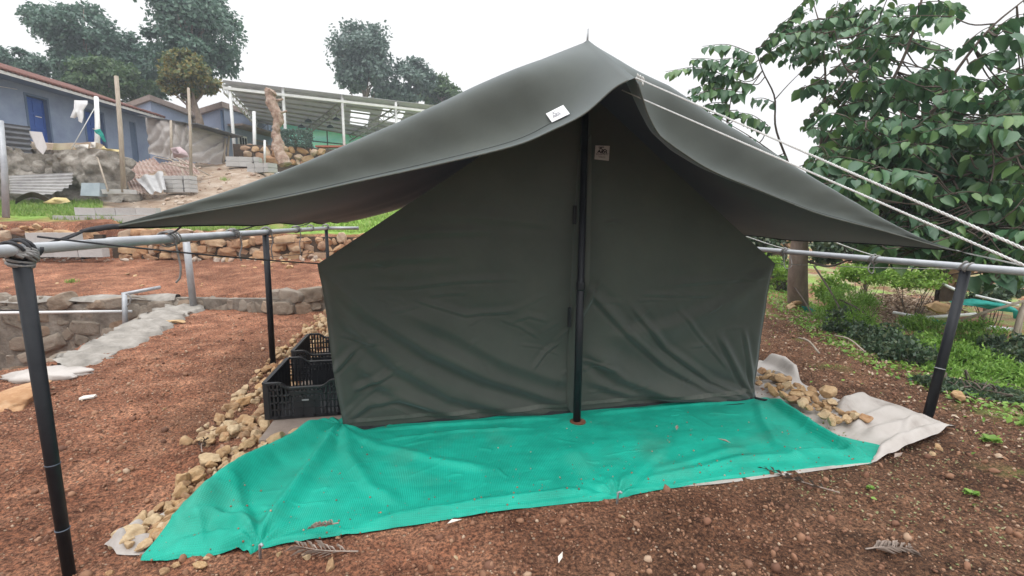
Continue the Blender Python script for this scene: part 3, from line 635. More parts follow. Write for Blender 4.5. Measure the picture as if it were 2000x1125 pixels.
mark(patch, q, [(0.1 + a * 0.62, 0.12 + b * 1.15, 0.1 + c * 0.62, 0.12 + d * 1.15, w_ * .8) for a, b, c, d, w_ in LOGO], M['inkgrey'], 0.003)
q2 = [YP(a, b, YT - 0.075) for a, b in [(1163, 284), (1191, 285), (1189, 314), (1161, 311)]]
patch2 = obj("label_patch", MB().add(q2, [(0, 1, 2, 3)]), M['patch'], tent)
mark(patch2, q2, LOGO, M['ink'], 0.002)
mark(patch2, q2, [(.25, .76, .75, .77, .02), (.3, .83, .75, .84, .02)], M['ink'], 0.002, "printed_line")
fc = bpy.data.curves.new("printed_word", 'FONT'); fc.body = "EQUIPMENT"; fc.align_x = 'CENTER'; fc.size = 0.0165; fc.materials.append(M['ink'])
fo = bpy.data.objects.new("printed_word", fc); COL.objects.link(fo); fo.parent = patch2
qc = (np.array(q2).mean(0) * 0 + (q2[0] * .5 + q2[1] * .5) * .34 + (q2[3] * .5 + q2[2] * .5) * .66) + np.array([0, -0.004, 0])
fo.location = Vector(qc) - wpos(patch2); fo.rotation_euler = (R(90), 0, 0)
bpy.context.view_layer.update()
wm = bpy.data.meshes.new_from_object(fo); wo_ = bpy.data.objects.new("printed_word", wm); COL.objects.link(wo_); wo_.parent = patch2; wo_.location = fo.location; wo_.rotation_euler = fo.rotation_euler
bpy.data.objects.remove(fo); wo_.name = "printed_word"

# ------------------------------------------------------------------ ground sheets in front of the tent
def coons(front, back, left, right, nu, nv):
    """left and right run from the front curve to the back curve"""
    f, b, l, r = resample(front, nu), resample(back, nu), resample(left, nv), resample(right, nv)
    u = np.linspace(0, 1, nu)[None, :, None]; v = np.linspace(0, 1, nv)[:, None, None]
    return f[None] * (1 - v) + b[None] * v + l[:, None] * (1 - u) + r[:, None] * u - ((1 - u) * (1 - v) * f[0] + u * (1 - v) * f[-1] + (1 - u) * v * b[0] + u * v * b[-1])
S = coons(NET_FRONT, NET_BACK, NET_LEFT, NET_RIGHT, 460, 150)
x, y = S[..., 0], S[..., 1]
def gpoly(pts): return [G(*p)[:2] for p in pts]
def fold(z, pts, wd_, hh_, fade=6, skew=1.6):
    hh_ *= 1.5
    d, s, a = poly_dist(x, y, gpoly(pts)); ww = np.where(s > 0, wd_ * skew, wd_)
    return z + hh_ * np.exp(-(d / ww) ** 2) * np.clip(np.minimum(a, 1 - a) * fade + 0.1, 0, 1)
z = hz(x, y, False) + 0.022 + fbm(x * 1.1, y * 1.1, 3, 51) * 0.022 + fbm(x * 4, y * 9, 3, 52) * 0.008
z = z + 0.024 * sstep(3.0, 3.12, y) * sstep(-.36, -.46, x)
dl, _, _ = poly_dist(x, y, [p[:2] for p in NET_LEFT]); z = z + 0.07 * np.exp(-(dl / 0.13) ** 2) * sstep(2.05, 2.35, y) * (1 - .8 * sstep(2.7, 3.1, y))
for a_ in [([(655, 835), (590, 870), (520, 905), (470, 945), (420, 990), (350, 1060)], .055, .055), ([(668, 842), (625, 895), (585, 950), (545, 1010), (508, 1072)], .035, .034), ([(668, 842), (680, 900), (720, 960), (790, 1000)], .03, .016),
           ([(668, 845), (740, 880), (850, 910), (980, 930)], .03, .014), ([(507, 1072), (470, 1040), (420, 1030), (360, 1050)], .035, .032), ([(500, 1070), (430, 1060), (330, 1085)], .03, .02), ([(507, 1068), (470, 1000), (460, 960)], .03, .02),
           ([(1495, 783), (1540, 815), (1590, 850), (1640, 880), (1690, 902)], .03, .045), ([(1480, 785), (1490, 830), (1520, 880), (1580, 910)], .035, .016), ([(1700, 900), (1640, 890), (1560, 885)], .02, .015), ([(1205, 968), (1150, 930), (1120, 880)], .035, .012),
           ([(1205, 968), (1260, 920), (1300, 880)], .035, .012), ([(1205, 966), (1200, 900)], .04, .010), ([(1230, 955), (1330, 935), (1450, 905), (1580, 895)], .03, .018), ([(1250, 940), (1350, 910), (1460, 880)], .03, .014),
           ([(700, 1035), (850, 1010), (1000, 985), (1180, 962)], .022, .018), ([(700, 850), (850, 838), (1000, 828), (1100, 820)], .02, .010), ([(740, 870), (900, 850), (1050, 842)], .016, .007), ([(1150, 815), (1300, 800), (1450, 788)], .02, .009)]:
    z = fold(z, *a_)
ncr = np.random.default_rng(12)
for _ in range(70):
    qx, qy = ncr.uniform(250, 1650), ncr.uniform(800, 1080); qq = G(qx, qy); an_ = ncr.normal(0.05, .5); L__ = ncr.uniform(.06, .30)
    pq = [(qq[0] - L__ * math.cos(an_) / 2, qq[1] - L__ * math.sin(an_) / 2), (qq[0], qq[1] + ncr.normal(0, .01)), (qq[0] + L__ * math.cos(an_) / 2, qq[1] + L__ * math.sin(an_) / 2)]
    d, s, a = poly_dist(x, y, pq); z = z + ncr.uniform(.003, .008) * np.exp(-(d / ncr.uniform(.006, .013)) ** 2) * np.clip(np.minimum(a, 1 - a) * 6, 0, 1)
for cx, cy_, rr in [(507, 1072, .10), (1205, 972, .09), (668, 843, .14)]:   # puckers at the pegs
    c = G(cx, cy_); d = np.hypot(x - c[0], y - c[1]); an = np.arctan2(y - c[1], x - c[0])
    z = z + 0.012 * np.sin(an * 9) * np.exp(-(d / (rr * 2.2)) ** 2) * np.clip(d / 0.03, 0, 1) - 0.02 * np.exp(-(d / (rr * .6)) ** 2)
S[..., 2] = z
S[0, :, 2] -= 0.014; S[0, :, 1] -= 0.004 + 0.006 * fbm(x[0] * 9, y[0], 3, 5)
net = obj("shade_net", MB().grid(S), M['net'], None, True, label="turquoise green shade net spread on the ground in front of the tent", cat="ground sheet")
uv = net.data.uv_layers.new(name="weave"); li = np.zeros(len(net.data.loops), np.int32); net.data.loops.foreach_get("vertex_index", li)
uvc = np.stack([S[..., 0].ravel() - S[..., 1].ravel() * 0.05, S[..., 1].ravel()], 1)[li]; uv.data.foreach_set("uv", uvc.astype(np.float32).ravel())
gi = rng.integers(0, S.shape[0] - 1, 450), rng.integers(2, S.shape[1] - 2, 450); gi = ((gi[0] * rng.random(450) ** .8).astype(int), gi[1]); gp = S[gi]; gs = .0015 + .0045 * rng.random(450) ** 3
obj("soil_crumbs", scatter(icos(0)[0], icos(0)[1], gp + [0, 0, .002], frames(rand_dirs(450), rand_dirs(450)) * gs[:, None, None]), M['pebble'], origin=(0, 0, 0), kind='stuff', label="crumbs of brown soil spilled on the green net", cat="soil crumbs")
# pale tarp below the net, showing at both ends
tf_ = [G(*p) for p in [(228, 1083), (300, 1084), (330, 1075), (505, 1055), (850, 1012), (1205, 966), (1330, 954), (1400, 948), (1500, 935), (1600, 922), (1700, 908), (1770, 888), (1830, 866), (1866, 842)]]
tb_ = [np.array([-0.72, 3.3, 0]), np.array([1.0, 3.3, 0]), np.array([2.62, 3.32, 0]), G(1482, 708)]
tl_ = [G(*p) for p in [(228, 1083), (202, 1062), (240, 1038), (288, 1016), (400, 960), (480, 912)]] + [tb_[0]]
tr_ = [G(*p) for p in [(1866, 842), (1810, 818), (1762, 800), (1700, 781), (1640, 786), (1610, 775), (1590, 768), (1566, 756), (1545, 728), (1515, 712), (1482, 708)]]
S2 = coons(tf_, tb_, tl_, tr_, 300, 110); x, y = S2[..., 0], S2[..., 1]
z = hz(x, y, False) + 0.008 + fbm(x * 2.2, y * 2.2, 3, 54) * 0.010
rgt = sstep(2.7, 2.9, x)
z = z + rgt * (0.02 + 0.028 * np.abs(fbm(x * 3.1 + y, y * 4 - x, 3, 56)))
zz_ = z
for a_ in [([(1866, 842), (1800, 862), (1730, 885), (1700, 900)], .035, .045), ([(1700, 783), (1650, 800), (1640, 820)], .04, .05), ([(1750, 800), (1690, 830), (1660, 850)], .03, .03), ([(1820, 830), (1740, 845), (1690, 860)], .03, .03), ([(1800, 815), (1760, 860)], .02, .02),
           ([(1490, 712), (1530, 722), (1560, 752)], .05, .07), ([(1485, 735), (1520, 742), (1545, 757)], .02, .03), ([(228, 1083), (250, 1045), (285, 1020)], .025, .03), ([(205, 1062), (260, 1060), (300, 1050)], .02, .02)]:
    zz_ = fold(zz_, *a_, fade=5)
inside = in_poly(x, y, [tuple(p) for p in NETPOLY]); zz_ = np.where(inside, np.minimum(zz_, 0.008 + 0 * x), zz_)
S2[..., 2] = zz_; S2[:, -1, 2] -= 0.02
obj("grey_tarp", MB().grid(S2), M['tarp'], None, True, label="crumpled pale grey plastic tarp lying half under the green net", cat="tarp")
slab = MB().prism([(-1.0, 3.10), (-0.50, 3.08), (-0.44, 5.9), (-0.96, 5.9)], -0.05, 0.04)
obj("floor_slab", slab, M['slab'], kind='structure', label="brown concrete slab edge beside the tent under the crates", cat="slab")
# pegs
for px_, py_, l_ in [(507, 1076, "metal tent peg pinning the green net near its left front corner"), (1205, 972, "metal tent peg pinning the middle of the green net's front edge")]:
    c = G(px_, py_, 0.03); mb = MB().tube([c + [0, 0, -0.05], c + [0.004, -0.004, 0.03], c + [0.012, -0.01, 0.036], c + [0.018, -0.016, 0.03]], 0.006, 8)
    obj("tent_peg", mb, M['grey_pipe'], None, True, label=l_, cat="peg", group="pegs of the tent and its ground sheet")
c = G(664, 846, .03); mb = MB().tube([c + [.03, .03, .02], c + [0, 0, .012], c + [-.03, -.035, .01]], .012, 6)
obj("corner_strap", mb, M['canvas_dark'], tent, True); c = G(1484, 783, .02)
obj("corner_strap", MB().tube([c + [-.03, .02, .02], c + [0.02, 0, .01], c + [.05, -.02, .008]], .009, 6), M['canvas_dark'], tent, True)

# ------------------------------------------------------------------ ropes
def twisted(pts, r, pitch=None, strands=3, sides=6, step=0.006):
    p = np.asarray(pts, float); L_ = np.sum(np.linalg.norm(np.diff(p, axis=0), axis=1)); n_ = max(int(L_ / step), 8); p = resample(p, n_)
    T_ = np.gradient(p, axis=0); T_ /= np.linalg.norm(T_, axis=1)[:, None]; x_ = np.cross(T_, [0, 0, 1.0]); x_ /= np.linalg.norm(x_, axis=1)[:, None]; y_ = np.cross(T_, x_)
    pitch = pitch or r * 9; ph = np.linspace(0, L_, n_) / pitch * 2 * math.pi; mb = MB()
    for k_ in range(strands):
        a_ = ph + 2 * math.pi * k_ / strands; mb.tube(p + (x_ * np.cos(a_)[:, None] + y_ * np.sin(a_)[:, None]) * r * 0.62, r * 0.47, sides)
    return mb
e1 = P3(2000, 486, 1.05); e2 = P3(2000, 518, 1.15)
a1 = Fap + [0.004, -0.004, 0.0]; g1 = a1 + (e1 - a1) * (a1[2] / (a1[2] - e1[2]))
s1_ = YP(1215, 176, 2.62); g2 = s1_ + (e2 - s1_) * (s1_[2] / (s1_[2] - e2[2]))
def sagged(a, b, n_, sag): 
    t = np.linspace(0, 1, n_)[:, None]; q_ = a + (b - a) * t; q_[:, 2] -= sag * 4 * (t * (1 - t))[:, 0]; return q_
r1 = thing("guy_rope", "white twisted guy rope tied to the fly ridge tip, the upper of two", "rope", g1, "white guy ropes of the fly")
obj("rope", twisted(sagged(a1, g1, 60, 0.0), 0.0035, step=.004), M['rope'], r1, True)
kn = MB()
for k_ in range(3):
    c = Fap + np.array([0.012 + 0.014 * k_, -0.006, 0.004 - 0.006 * k_]); th = np.linspace(0, 6.28, 14); kn.tube(np.stack([c[0] + .004 * np.sin(th * 2), c[1] + .012 * np.cos(th), c[2] + .012 * np.sin(th)], 1), 0.0034, 6)
kn.tube([Fap + [.03, -.012, -.006], Fap + [.037, -.016, -.03], Fap + [.034, -.02, -.04]], 0.004, 6)
obj("knot", kn, M['rope'], r1, True)
r2 = thing("guy_rope", "white twisted guy rope coming out from under the fly, the lower of two", "rope", g2, "white guy ropes of the fly")
obj("rope", twisted(sagged(s1_, g2, 60, 0.0), 0.0034, step=.004), M['rope'], r2, True)
def cord(name, label, pts, r, m, group="thin cords tying the tent to the rails"):
    return obj(name, MB().tube(pts, r, 6), m, None, True, label=label, cat="cord", group=group)
tipL, tipR = FL[NF, -1], FR_[NF, -1]
XRL, ZRL, XRR, ZRR = -1.42, 1.295, 3.80, 1.075
endL = P3(-60, 519, 2.1)
cl_ = thing("corner_cord", "dark cord running left from the left tip of the fly", "cord", endL, "thin cords tying the tent to the rails")
obj("cord", MB().tube(smooth([tipL + [.06, .02, .0], tipL, tipL + [-.05, -.03, -.012], tipL + (endL - tipL) * .4, endL], 24), 0.006, 6), M['dark_rope'], cl_, True)
obj("knot", MB().tube(smooth([tipL + [.10, .03, .012], tipL + [.03, .01, .006], tipL + [-.02, -.01, -.004], tipL + [-.06, -.035, -.012]], 12), [.004, .006, .01, .012, .013, .012, .013, .012, .012, .01, .008, .005], 8), M['dark_rope'], cl_, True)
obj("loose_end", MB().tube(smooth([tipL + [-.05, -.03, -.012], tipL + [-.075, -.05, -.03], tipL + [-.10, -.07, -.045]], 8), 0.006, 6), M['dark_rope'], cl_, True)
cord("corner_cord", "pale cord running right from the right tip of the fly", [tipR, tipR + [.05, -.02, -.015], P3(2060, 533, 2.0)], 0.004, M['rope'])
eL, eR = np.array([EDGE_L[-1][0], YT, ZE_L]), np.array([EDGE_R[-1][0], YT, ZE_R])
cord("wall_cord", "dark cord from the tent's left eave corner to the near post lashing", sagged(eL, np.array([XRL + .03, 2.12, ZRL + .045]), 12, .01), 0.0045, M['dark_rope'])
cord("wall_cord", "thin pale cord from the tent's right eave corner to the right post", sagged(eR, np.array([XRR - .02, 2.75, ZRR - .02]), 12, .008), 0.003, M['grey_rope'])
for i_, (yr, ye) in enumerate([(3.17, 2.75), (4.18, 3.55), (6.24, 5.0)]):
    ev = FL[NF:, -1]; q_ = ev[np.argmin(abs(ev[:, 1] - ye))]
    cord("eave_cord", ["short dark cord tying the left eave down to the rail, nearest the camera", "short dark cord tying the left eave to the rail, second back", "short dark cord tying the left eave to the rail by the middle post"][i_], sagged(q_, np.array([XRL, yr, ZRL + .03]), 8, .01), 0.005, M['dark_rope'])
for i_, (yr, ye) in enumerate([(3.40, 3.1), (4.42, 4.0)]):
    ev = FR_[NF:, -1]; q_ = ev[np.argmin(abs(ev[:, 1] - ye))]
    cord("eave_cord", ["thin pale cord tying the right eave down to the rail before the tree trunk", "thin pale cord tying the right eave to the rail close to the tent wall"][i_], sagged(q_, np.array([XRR, yr, ZRR + .03]), 8, .005), 0.0045, M['rope'])

# ------------------------------------------------------------------ pipe railings
def coil(c, axis_, r, turns, width, wr, wob=0.15, seed=0):
    rr = np.random.default_rng(seed); th = np.linspace(0, 2 * math.pi * turns, int(turns * 16)); ax_ = np.array(axis_, float); ax_ /= np.linalg.norm(ax_)
    up = np.array([0, 0, 1.0]) if abs(ax_[2]) < .9 else np.array([1.0, 0, 0]); x_ = np.cross(ax_, up); x_ /= np.linalg.norm(x_); y_ = np.cross(x_, ax_)
    s_ = (np.linspace(-.5, .5, len(th)) + wob * np.sin(th * .37 + rr.uniform(0, 6)) + wob * np.cos(th + 1)) * width; rad = r + wr * (0.7 + 0.6 * rr.random() + 0.7 * np.sin(th * .21 + rr.uniform(0, 6)) ** 2)
    return np.array(c) + ax_ * s_[:, None] + x_ * (rad * np.cos(th))[:, None] + y_ * (rad * np.sin(th))[:, None]
rail_l = thing("pipe_railing", "grey pipe rail on three black posts along the left side of the tent", "railing", (XRL, 5.0, 0))
rl = MB().tube([(XRL, -0.6, ZRL - .005), (XRL, 2.6, ZRL), (XRL, 2.601, ZRL), (XRL, 8.25, ZRL - .02)], [.021, .022, .026, .0275], 18)
obj("rail", rl, M['grey_pipe'], rail_l, True)
obj("pipe_joint", MB().tube([(XRL, 2.66, ZRL), (XRL, 2.70, ZRL)], .0235, 18), M['rust'], rail_l, True)
obj("rail", MB().tube([(XRL, 8.25, ZRL - .02), (XRL + .5, 8.27, ZRL - .02)], .026, 12), M['grey_pipe'], rail_l, True)
bpt = G(135, 1117); tpt = YP(42, 512, 2.06)
pst = obj("post", MB().tube([bpt + [0, 0, -.05], tpt], [.0205, .0265], 20), M['black_paint'], rail_l, True)
pst2 = obj("post", MB().tube([(-1.43, 5.0, -.05), (-1.42, 5.02, ZRL - .025)], .028, 16), M['black_paint'], rail_l, True)
obj("post", MB().tube([(-1.42, 8.25, -.05), (-1.42, 8.25, ZRL - .03)], .026, 14), M['black_paint'], rail_l, True)
lash = [(2.08, 4, .07, .008, .025), (3.17, 6, .07, .007, .031), (4.18, 5, .10, .007, .031), (5.05, 5, .07, .008, .031), (6.24, 4, .10, .008, .030), (7.05, 2, .04, .008, .030), (8.2, 4, .12, .009, .032)]
for i_, (yy_, tn, wd_, wr, r0) in enumerate(lash):
    lz = obj("lashing", MB().tube(coil((XRL, yy_, ZRL), (0, 1, .1), r0, tn, wd_, wr, .18, i_), wr * .75, 6), M['grey_rope'] if i_ else M['dark_rope'], rail_l, True)
    if i_ == 0:
        mb = MB()
        for k_ in range(6):
            mb.tube(coil((XRL + .005, 2.075, ZRL - .022), (0.35 * (k_ - 2.5), .5, 1), .033, 1.0, .02, .006, .1, 30 + k_), .006, 7)
        mb.tube(coil((XRL, 2.07, ZRL - .05), (0.1, 0, 1), .028, 3, .03, .006, .1, 44), .0055, 7)
        obj("post_binding", mb, M['grey_rope'], rail_l, True)
        obj("hanging_rope", MB().tube(smooth([(XRL - .07, 2.02, ZRL - .02), (XRL - .09, 2.02, ZRL - .10), (XRL - .085, 2.02, ZRL - .17), (XRL - .11, 2.0, ZRL - .22)], 14), .006, 7), M['grey_rope'], rail_l, True)
    if i_ == 1: obj("hanging_rope", MB().tube(smooth([(XRL + .03, 3.17, ZRL - .02), (XRL + .035, 3.18, ZRL - .11), (XRL + .045, 3.17, ZRL - .17), (XRL + .04, 3.16, ZRL - .23), (XRL + .02, 3.15, ZRL - .26)], 20), .0055, 6), M['grey_rope'], rail_l, True)
    if i_ in (2, 3, 4): obj("hanging_rope", MB().tube(smooth([(XRL + .03, yy_ + .06, ZRL - .02), (XRL + .035, yy_ + .07, ZRL - .10), (XRL + .02, yy_ + .05, ZRL - .17), (XRL + .03, yy_ + .05, ZRL - .22 - .05 * (i_ - 2))], 14), .006, 6), M['grey_rope'], rail_l, True)
for k_ in range(2):   # wire rings of the post sleeve
    obj("post_ring", MB().tube([bpt + (tpt - bpt) * (.37 - .22 * k_), bpt + (tpt - bpt) * (.373 - .22 * k_)], .0245, 18), M['darksteel'], pst, True)
rail_r = thing("pipe_railing", "pale grey pipe rail on a leaning black post at the right of the tent", "railing", (3.6, 2.69, 0))
obj("rail", MB().tube([(XRR, -0.8, ZRR - .0), (XRR, 8.3, ZRR)], .0265, 18), M['grey_pipe'], rail_r, True)
obj("post", MB().tube([G(1810, 815) + [0, 0, -.05], (XRR + .005, 2.70, ZRR - .03)], .031, 18), M['black_paint'], rail_r, True)
obj("post", MB().tube([(3.76, 5.9, -.05), (XRR, 5.9, ZRR - .03)], .029, 14), M['black_paint'], rail_r, True)
a_, b_ = G(1810, 815), np.array([XRR + .005, 2.70, ZRR - .03])
obj("post_ring", MB().tube([a_ + (b_ - a_) * .335, a_ + (b_ - a_) * .34], .0335, 18), M['grey_pipe'], rail_r, True)
for i_, (yy_, tn) in enumerate([(2.70, 4), (3.40, 4), (4.42, 4)]):
    obj("lashing", MB().tube(coil((XRR, yy_, ZRR), (0, 1, .2), .029, tn, .06, .0065, .2, 60 + i_), .0055, 6), M['grey_rope'], rail_r, True)
obj("hanging_rope", MB().tube(smooth([(XRR - .03, 4.38, ZRR - .02), (XRR - .04, 4.36, ZRR - .14), (XRR - .05, 4.3, ZRR - .17), (XRR - .02, 4.28, ZRR - .13), (XRR - .015, 4.32, ZRR - .03)], 24), .004, 6), M['grey_rope'], rail_r, True)
obj("hanging_rope", MB().tube(smooth([(XRR - .02, 3.4, ZRR - .02), (XRR - .05, 3.4, ZRR - .08), (XRR - .03, 3.38, ZRR - .12), (XRR + .01, 3.4, ZRR - .09), (XRR + .01, 3.41, ZRR - .03)], 20), .0045, 6), M['grey_rope'], rail_r, True)
cord("low_wire", "thin dark wire stretched between the left rail posts below the rail", sagged(np.array([XRL, 5.02, 1.18]), np.array([XRL, 8.25, 1.12]), 8, .02), .003, M['dark_rope'])
cord("low_wire", "thin dark wire from the middle left post toward the tent wall", sagged(np.array([XRL, 5.02, 1.05]), np.array([-0.6, 8.3, 1.0]), 8, .02), .003, M['dark_rope'])

# ------------------------------------------------------------------ crates
def make_crate(loc, label):
    cx0, cy0 = loc; Lx, Ly, Hh = 0.52, 0.62, 0.262
    t_ = thing("plastic_crate", label, "crate", (cx0, cy0, 0.047), "black vegetable crates")
    o_ = np.array([cx0, cy0, 0.047])
    mb = MB().box(o_ + [0, 0, .012], (Lx - .03, Ly - .03, .012))
    for k_ in range(5): mb.box(o_ + [-Lx / 2 + .06 + k_ * .1, 0, .022], (.012, Ly - .05, .008))
    obj("base", mb, M['crate'], t_)
    def panel(a, b, dip, face):
        """a, b: lower corners; dip: how far the rim sinks in the middle"""
        mb = MB(); a = np.array(a, float); b = np.array(b, float); L_ = np.linalg.norm(b - a); d = (b - a) / L_; nrm = np.array([d[1], -d[0], 0])
        def top(s): return Hh - dip * float(sstep(.16, .30, s) * sstep(.84, .70, s))
        ss = np.r_[0, .15, np.linspace(.16, .30, 5), np.linspace(.70, .84, 5), .85, 1]; pts = [a + d * L_ * s + [0, 0, top(s) - .008] for s in ss]
        for p_, q_ in zip(pts[:-1], pts[1:]): mb.bar(p_ + nrm * .006, q_ + nrm * .006, .028, .014)
        nb = int(L_ / .026)
        for k_ in range(nb + 1):
            s = k_ / nb; c_ = a + d * L_ * s; solid = face and .33 < s < .70
            mb.bar(c_, c_ + [0, 0, top(s) - .012], .012 if k_ % 3 else .018, .012)
        for h_, th_ in ((.01, .022), (.065, .010), (.115, .010), (.165, .010), (.205, .010)):
            if h_ < Hh - dip - .02: mb.bar(a + nrm * .004 + [0, 0, h_], b + nrm * .004 + [0, 0, h_], .010, th_)
            else:
                mb.bar(a + [0, 0, h_], a + d * L_ * .18 + [0, 0, h_], .012, th_); mb.bar(b - d * L_ * .18 + [0, 0, h_], b + [0, 0, h_], .012, th_)
        c_ = a + d * L_ * .5
        if face:   # closed label panel in the middle of the short side
            mb.bar(c_ - d * L_ * .17 + [0, 0, .082], c_ + d * L_ * .17 + [0, 0, .082], .008, .13); mb.bar(c_ - d * L_ * .2 + nrm * .006 + [0, 0, .182], c_ + d * L_ * .2 + nrm * .006 + [0, 0, .182], .012, .02)
        else:
            mb.bar(a + [0, 0, .055], b + [0, 0, .055], .005, .09)
        return mb
    c1, c2, c3, c4 = [o_ + [i * Lx / 2, j * Ly / 2, 0] for i, j in ((-1, -1), (1, -1), (1, 1), (-1, 1))]
    p1_ = obj("end_panel", panel(c1, c2, .040, True), M['crate'], t_); obj("end_panel", panel(c3, c4, .040, True), M['crate'], t_)
    obj("side_panel", panel(c4, c1, .0, False), M['crate'], t_); obj("side_panel", panel(c2, c3, .0, False), M['crate'], t_)
    obj("embossed_tag", MB().box((c1 + c2) / 2 + [-.005, -.016, .128], (.045, .003, .010)), M['grey_pipe'], p1_)
    for k_ in range(2): obj("corner_post", MB().box((c1, c2)[k_] + [.004 * (1 - 2 * k_), .004, Hh / 2], (.034, .034, Hh - .01)), M['crate'], t_)
    return t_
make_crate((-0.775, 3.72), "black slatted plastic crate at the tent's front left corner, the nearer one")
make_crate((-0.79, 4.56), "black slatted plastic crate standing behind the nearer crate")

# ------------------------------------------------------------------ loose stones beside the tent
rockmesh = []
for (v_, f_) in ROCKS3: rockmesh.append(add_mesh("stone", v_, f_, M['rock'], True))
NR = [0]
def stone(p, s, group, label, sc=None, name="stone"):
    o_ = bpy.data.objects.new(name, rockmesh[NR[0] % len(rockmesh)]); NR[0] += 1; COL.objects.link(o_)
    o_.location = Vector([float(c_) for c_ in p]); o_.rotation_euler = (rng.normal(0, .35 if sc is None else .05), rng.normal(0, .35 if sc is None else .05), rng.uniform(0, 6.28))
    o_.scale = sc if sc is not None else (s * rng.uniform(.85, 1.25), s * rng.uniform(.7, 1.0), s * rng.uniform(.5, .78))
    return tag(o_, label, "stone", group)
def row(n_, ylo, yhi, xfun, wfun, smin, smax, group, label, zoff=0.0):
    placed = []
    for _ in range(n_ * 14):
        if len(placed) >= n_: break
        y_ = rng.uniform(ylo, yhi); x_ = xfun(y_) + rng.uniform(-1, 1) * wfun(y_); s = smin + (smax - smin) * rng.random() ** 1.5
        if all(math.hypot(x_ - a - 0, y_ - b) > .50 * (s + c_) for a, b, c_ in placed): placed.append((x_, y_, s))
    for x_, y_, s in placed: stone((x_, y_, onz(x_, y_) + s * rng.uniform(.3, .7) + zoff), s, group, label)
netl = np.array([p[:2] for p in NET_LEFT]); 
def xl_(y_): return float(np.interp(y_, netl[:, 1], netl[:, 0])) if y_ < 3.2 else -1.10 - .03 * (y_ - 3.2)
row(56, 2.16, 3.35, lambda y_: xl_(y_) - .10 - .01 * (y_ - 2.2), lambda y_: .10 + .05 * (y_ - 2.1), .028, .072, "stones edging the green net", "rough tan stone in the row along the left edge of the green net")
row(44, 3.25, 5.2, lambda y_: -1.22 - .01 * (y_ - 3), lambda y_: .19, .030, .074, "stones beside the crates", "rough tan stone in the heap beside the black crates")
row(40, 5.2, 7.7, lambda y_: -1.15 + .02 * (y_ - 5), lambda y_: .30, .035, .085, "stones behind the crates", "pale tan stone in the row behind the crates beyond the black post")
def rubble(n_, yl, yh, xf, wf, s0, s1):
    y_ = rng.uniform(yl, yh, n_); x_ = np.array([xf(a) for a in y_]) + rng.uniform(-1, 1, n_) * np.array([wf(a) for a in y_]); return x_, y_, rng.uniform(s0, s1, n_)
rb = [rubble(110, 2.16, 3.35, lambda y_: xl_(y_) - .10, lambda y_: .11 + .06 * (y_ - 2.1), .014, .034), rubble(190, 3.25, 5.2, lambda y_: -1.24, lambda y_: .24, .016, .045), rubble(260, 5.2, 7.8, lambda y_: -1.12, lambda y_: .36, .02, .055)]
rx_, ry_, rs_ = [np.concatenate(a) for a in zip(*rb)]; Vs, Fs, c0 = [], [], 0; rm_ = frames(rand_dirs(len(rx_)), rand_dirs(len(rx_))) * (rs_[:, None] * rng.uniform(.7, 1.15, (len(rx_), 3)))[:, None, :]; rz_ = hz(rx_, ry_) + rs_ * .4
SMALL = [rock_shape(2, 200 + i, .2, 12) for i in range(6)]
for k_ in range(6):
    q_ = np.arange(len(rx_)) % 6 == k_; V, F = scatter(*SMALL[k_], np.stack([rx_, ry_, rz_], 1)[q_], rm_[q_]); Vs.append(V); Fs.append(F + c0); c0 += len(V)
M['rockfill'] = mat('tan_rubble', [(0.17, 0.09, 0.05), (0.40, 0.27, 0.15), (0.54, 0.43, 0.29)], 0.9, 30, 0.7, 120, bdist=0.002, random_by='island', rcols=[(0.24, 0.11, 0.06), (0.44, 0.31, 0.18), (0.40, 0.24, 0.12), (0.56, 0.45, 0.30), (0.30, 0.18, 0.11)], rmix=0.6)
obj("stone_rubble", (np.vstack(Vs), np.vstack(Fs)), M['rockfill'], None, True, origin=(0, 0, 0), kind='stuff', label="smaller tan stones and chips filling the row of stones left of the tent", cat="rubble")
RP = [G(*p)[:2] for p in [(1478, 735), (1500, 735), (1560, 760), (1600, 785), (1640, 805), (1700, 830), (1690, 842), (1620, 842), (1560, 800), (1500, 778), (1478, 770)]]
cand = []
lo, hi = np.min(RP, 0), np.max(RP, 0)
for _ in range(3000):
    x_, y_ = rng.uniform(lo[0], hi[0]), rng.uniform(lo[1], hi[1]); s = .028 + .038 * rng.random() ** 1.4
    if in_poly(np.array([x_]), np.array([y_]), RP)[0] and all(math.hypot(x_ - a, y_ - b) > .46 * (s + c_) for a, b, c_ in cand): cand.append((x_, y_, s))
    if len(cand) >= 64: break
for x_, y_, s in cand: stone((x_, y_, .03 + s * rng.uniform(.4, .9)), s, "stones holding down the grey tarp", "tan stone in the pile on the grey tarp at the tent's right corner")
sb = G(1702, 795); stone((sb[0] - .28, sb[1] + .12, .10), .1, None, "largest rounded tan stone at the back of the right-hand pile", (.085, .06, .065), "boulder")
for px_, py_, s, l_ in [(1832, 877, .032, "brown stone just below the outer tip of the grey tarp"), (1822, 890, .028, "ochre stone in the clump below the tip of the grey tarp, lowest of them"), (645, 1108, .03, "dark brown stone at the bottom of the photo left of the palm frond")]:
    p_ = G(px_, py_); stone((p_[0], p_[1], onz(p_[0], p_[1]) + s * .3), s, None, l_)
for px_, py_, s in [(390, 1108, .032), (410, 1090, .022), (345, 1105, .025), (365, 1085, .03), (215, 1118, .02), (320, 1118, .024), (545, 1085, .018), (600, 1090, .022)]:
    p_ = G(px_, py_); stone((p_[0], p_[1], onz(p_[0], p_[1]) + s * .3), s, "stones at the near corner of the net", "small brown stone on the soil below the near left corner of the net")
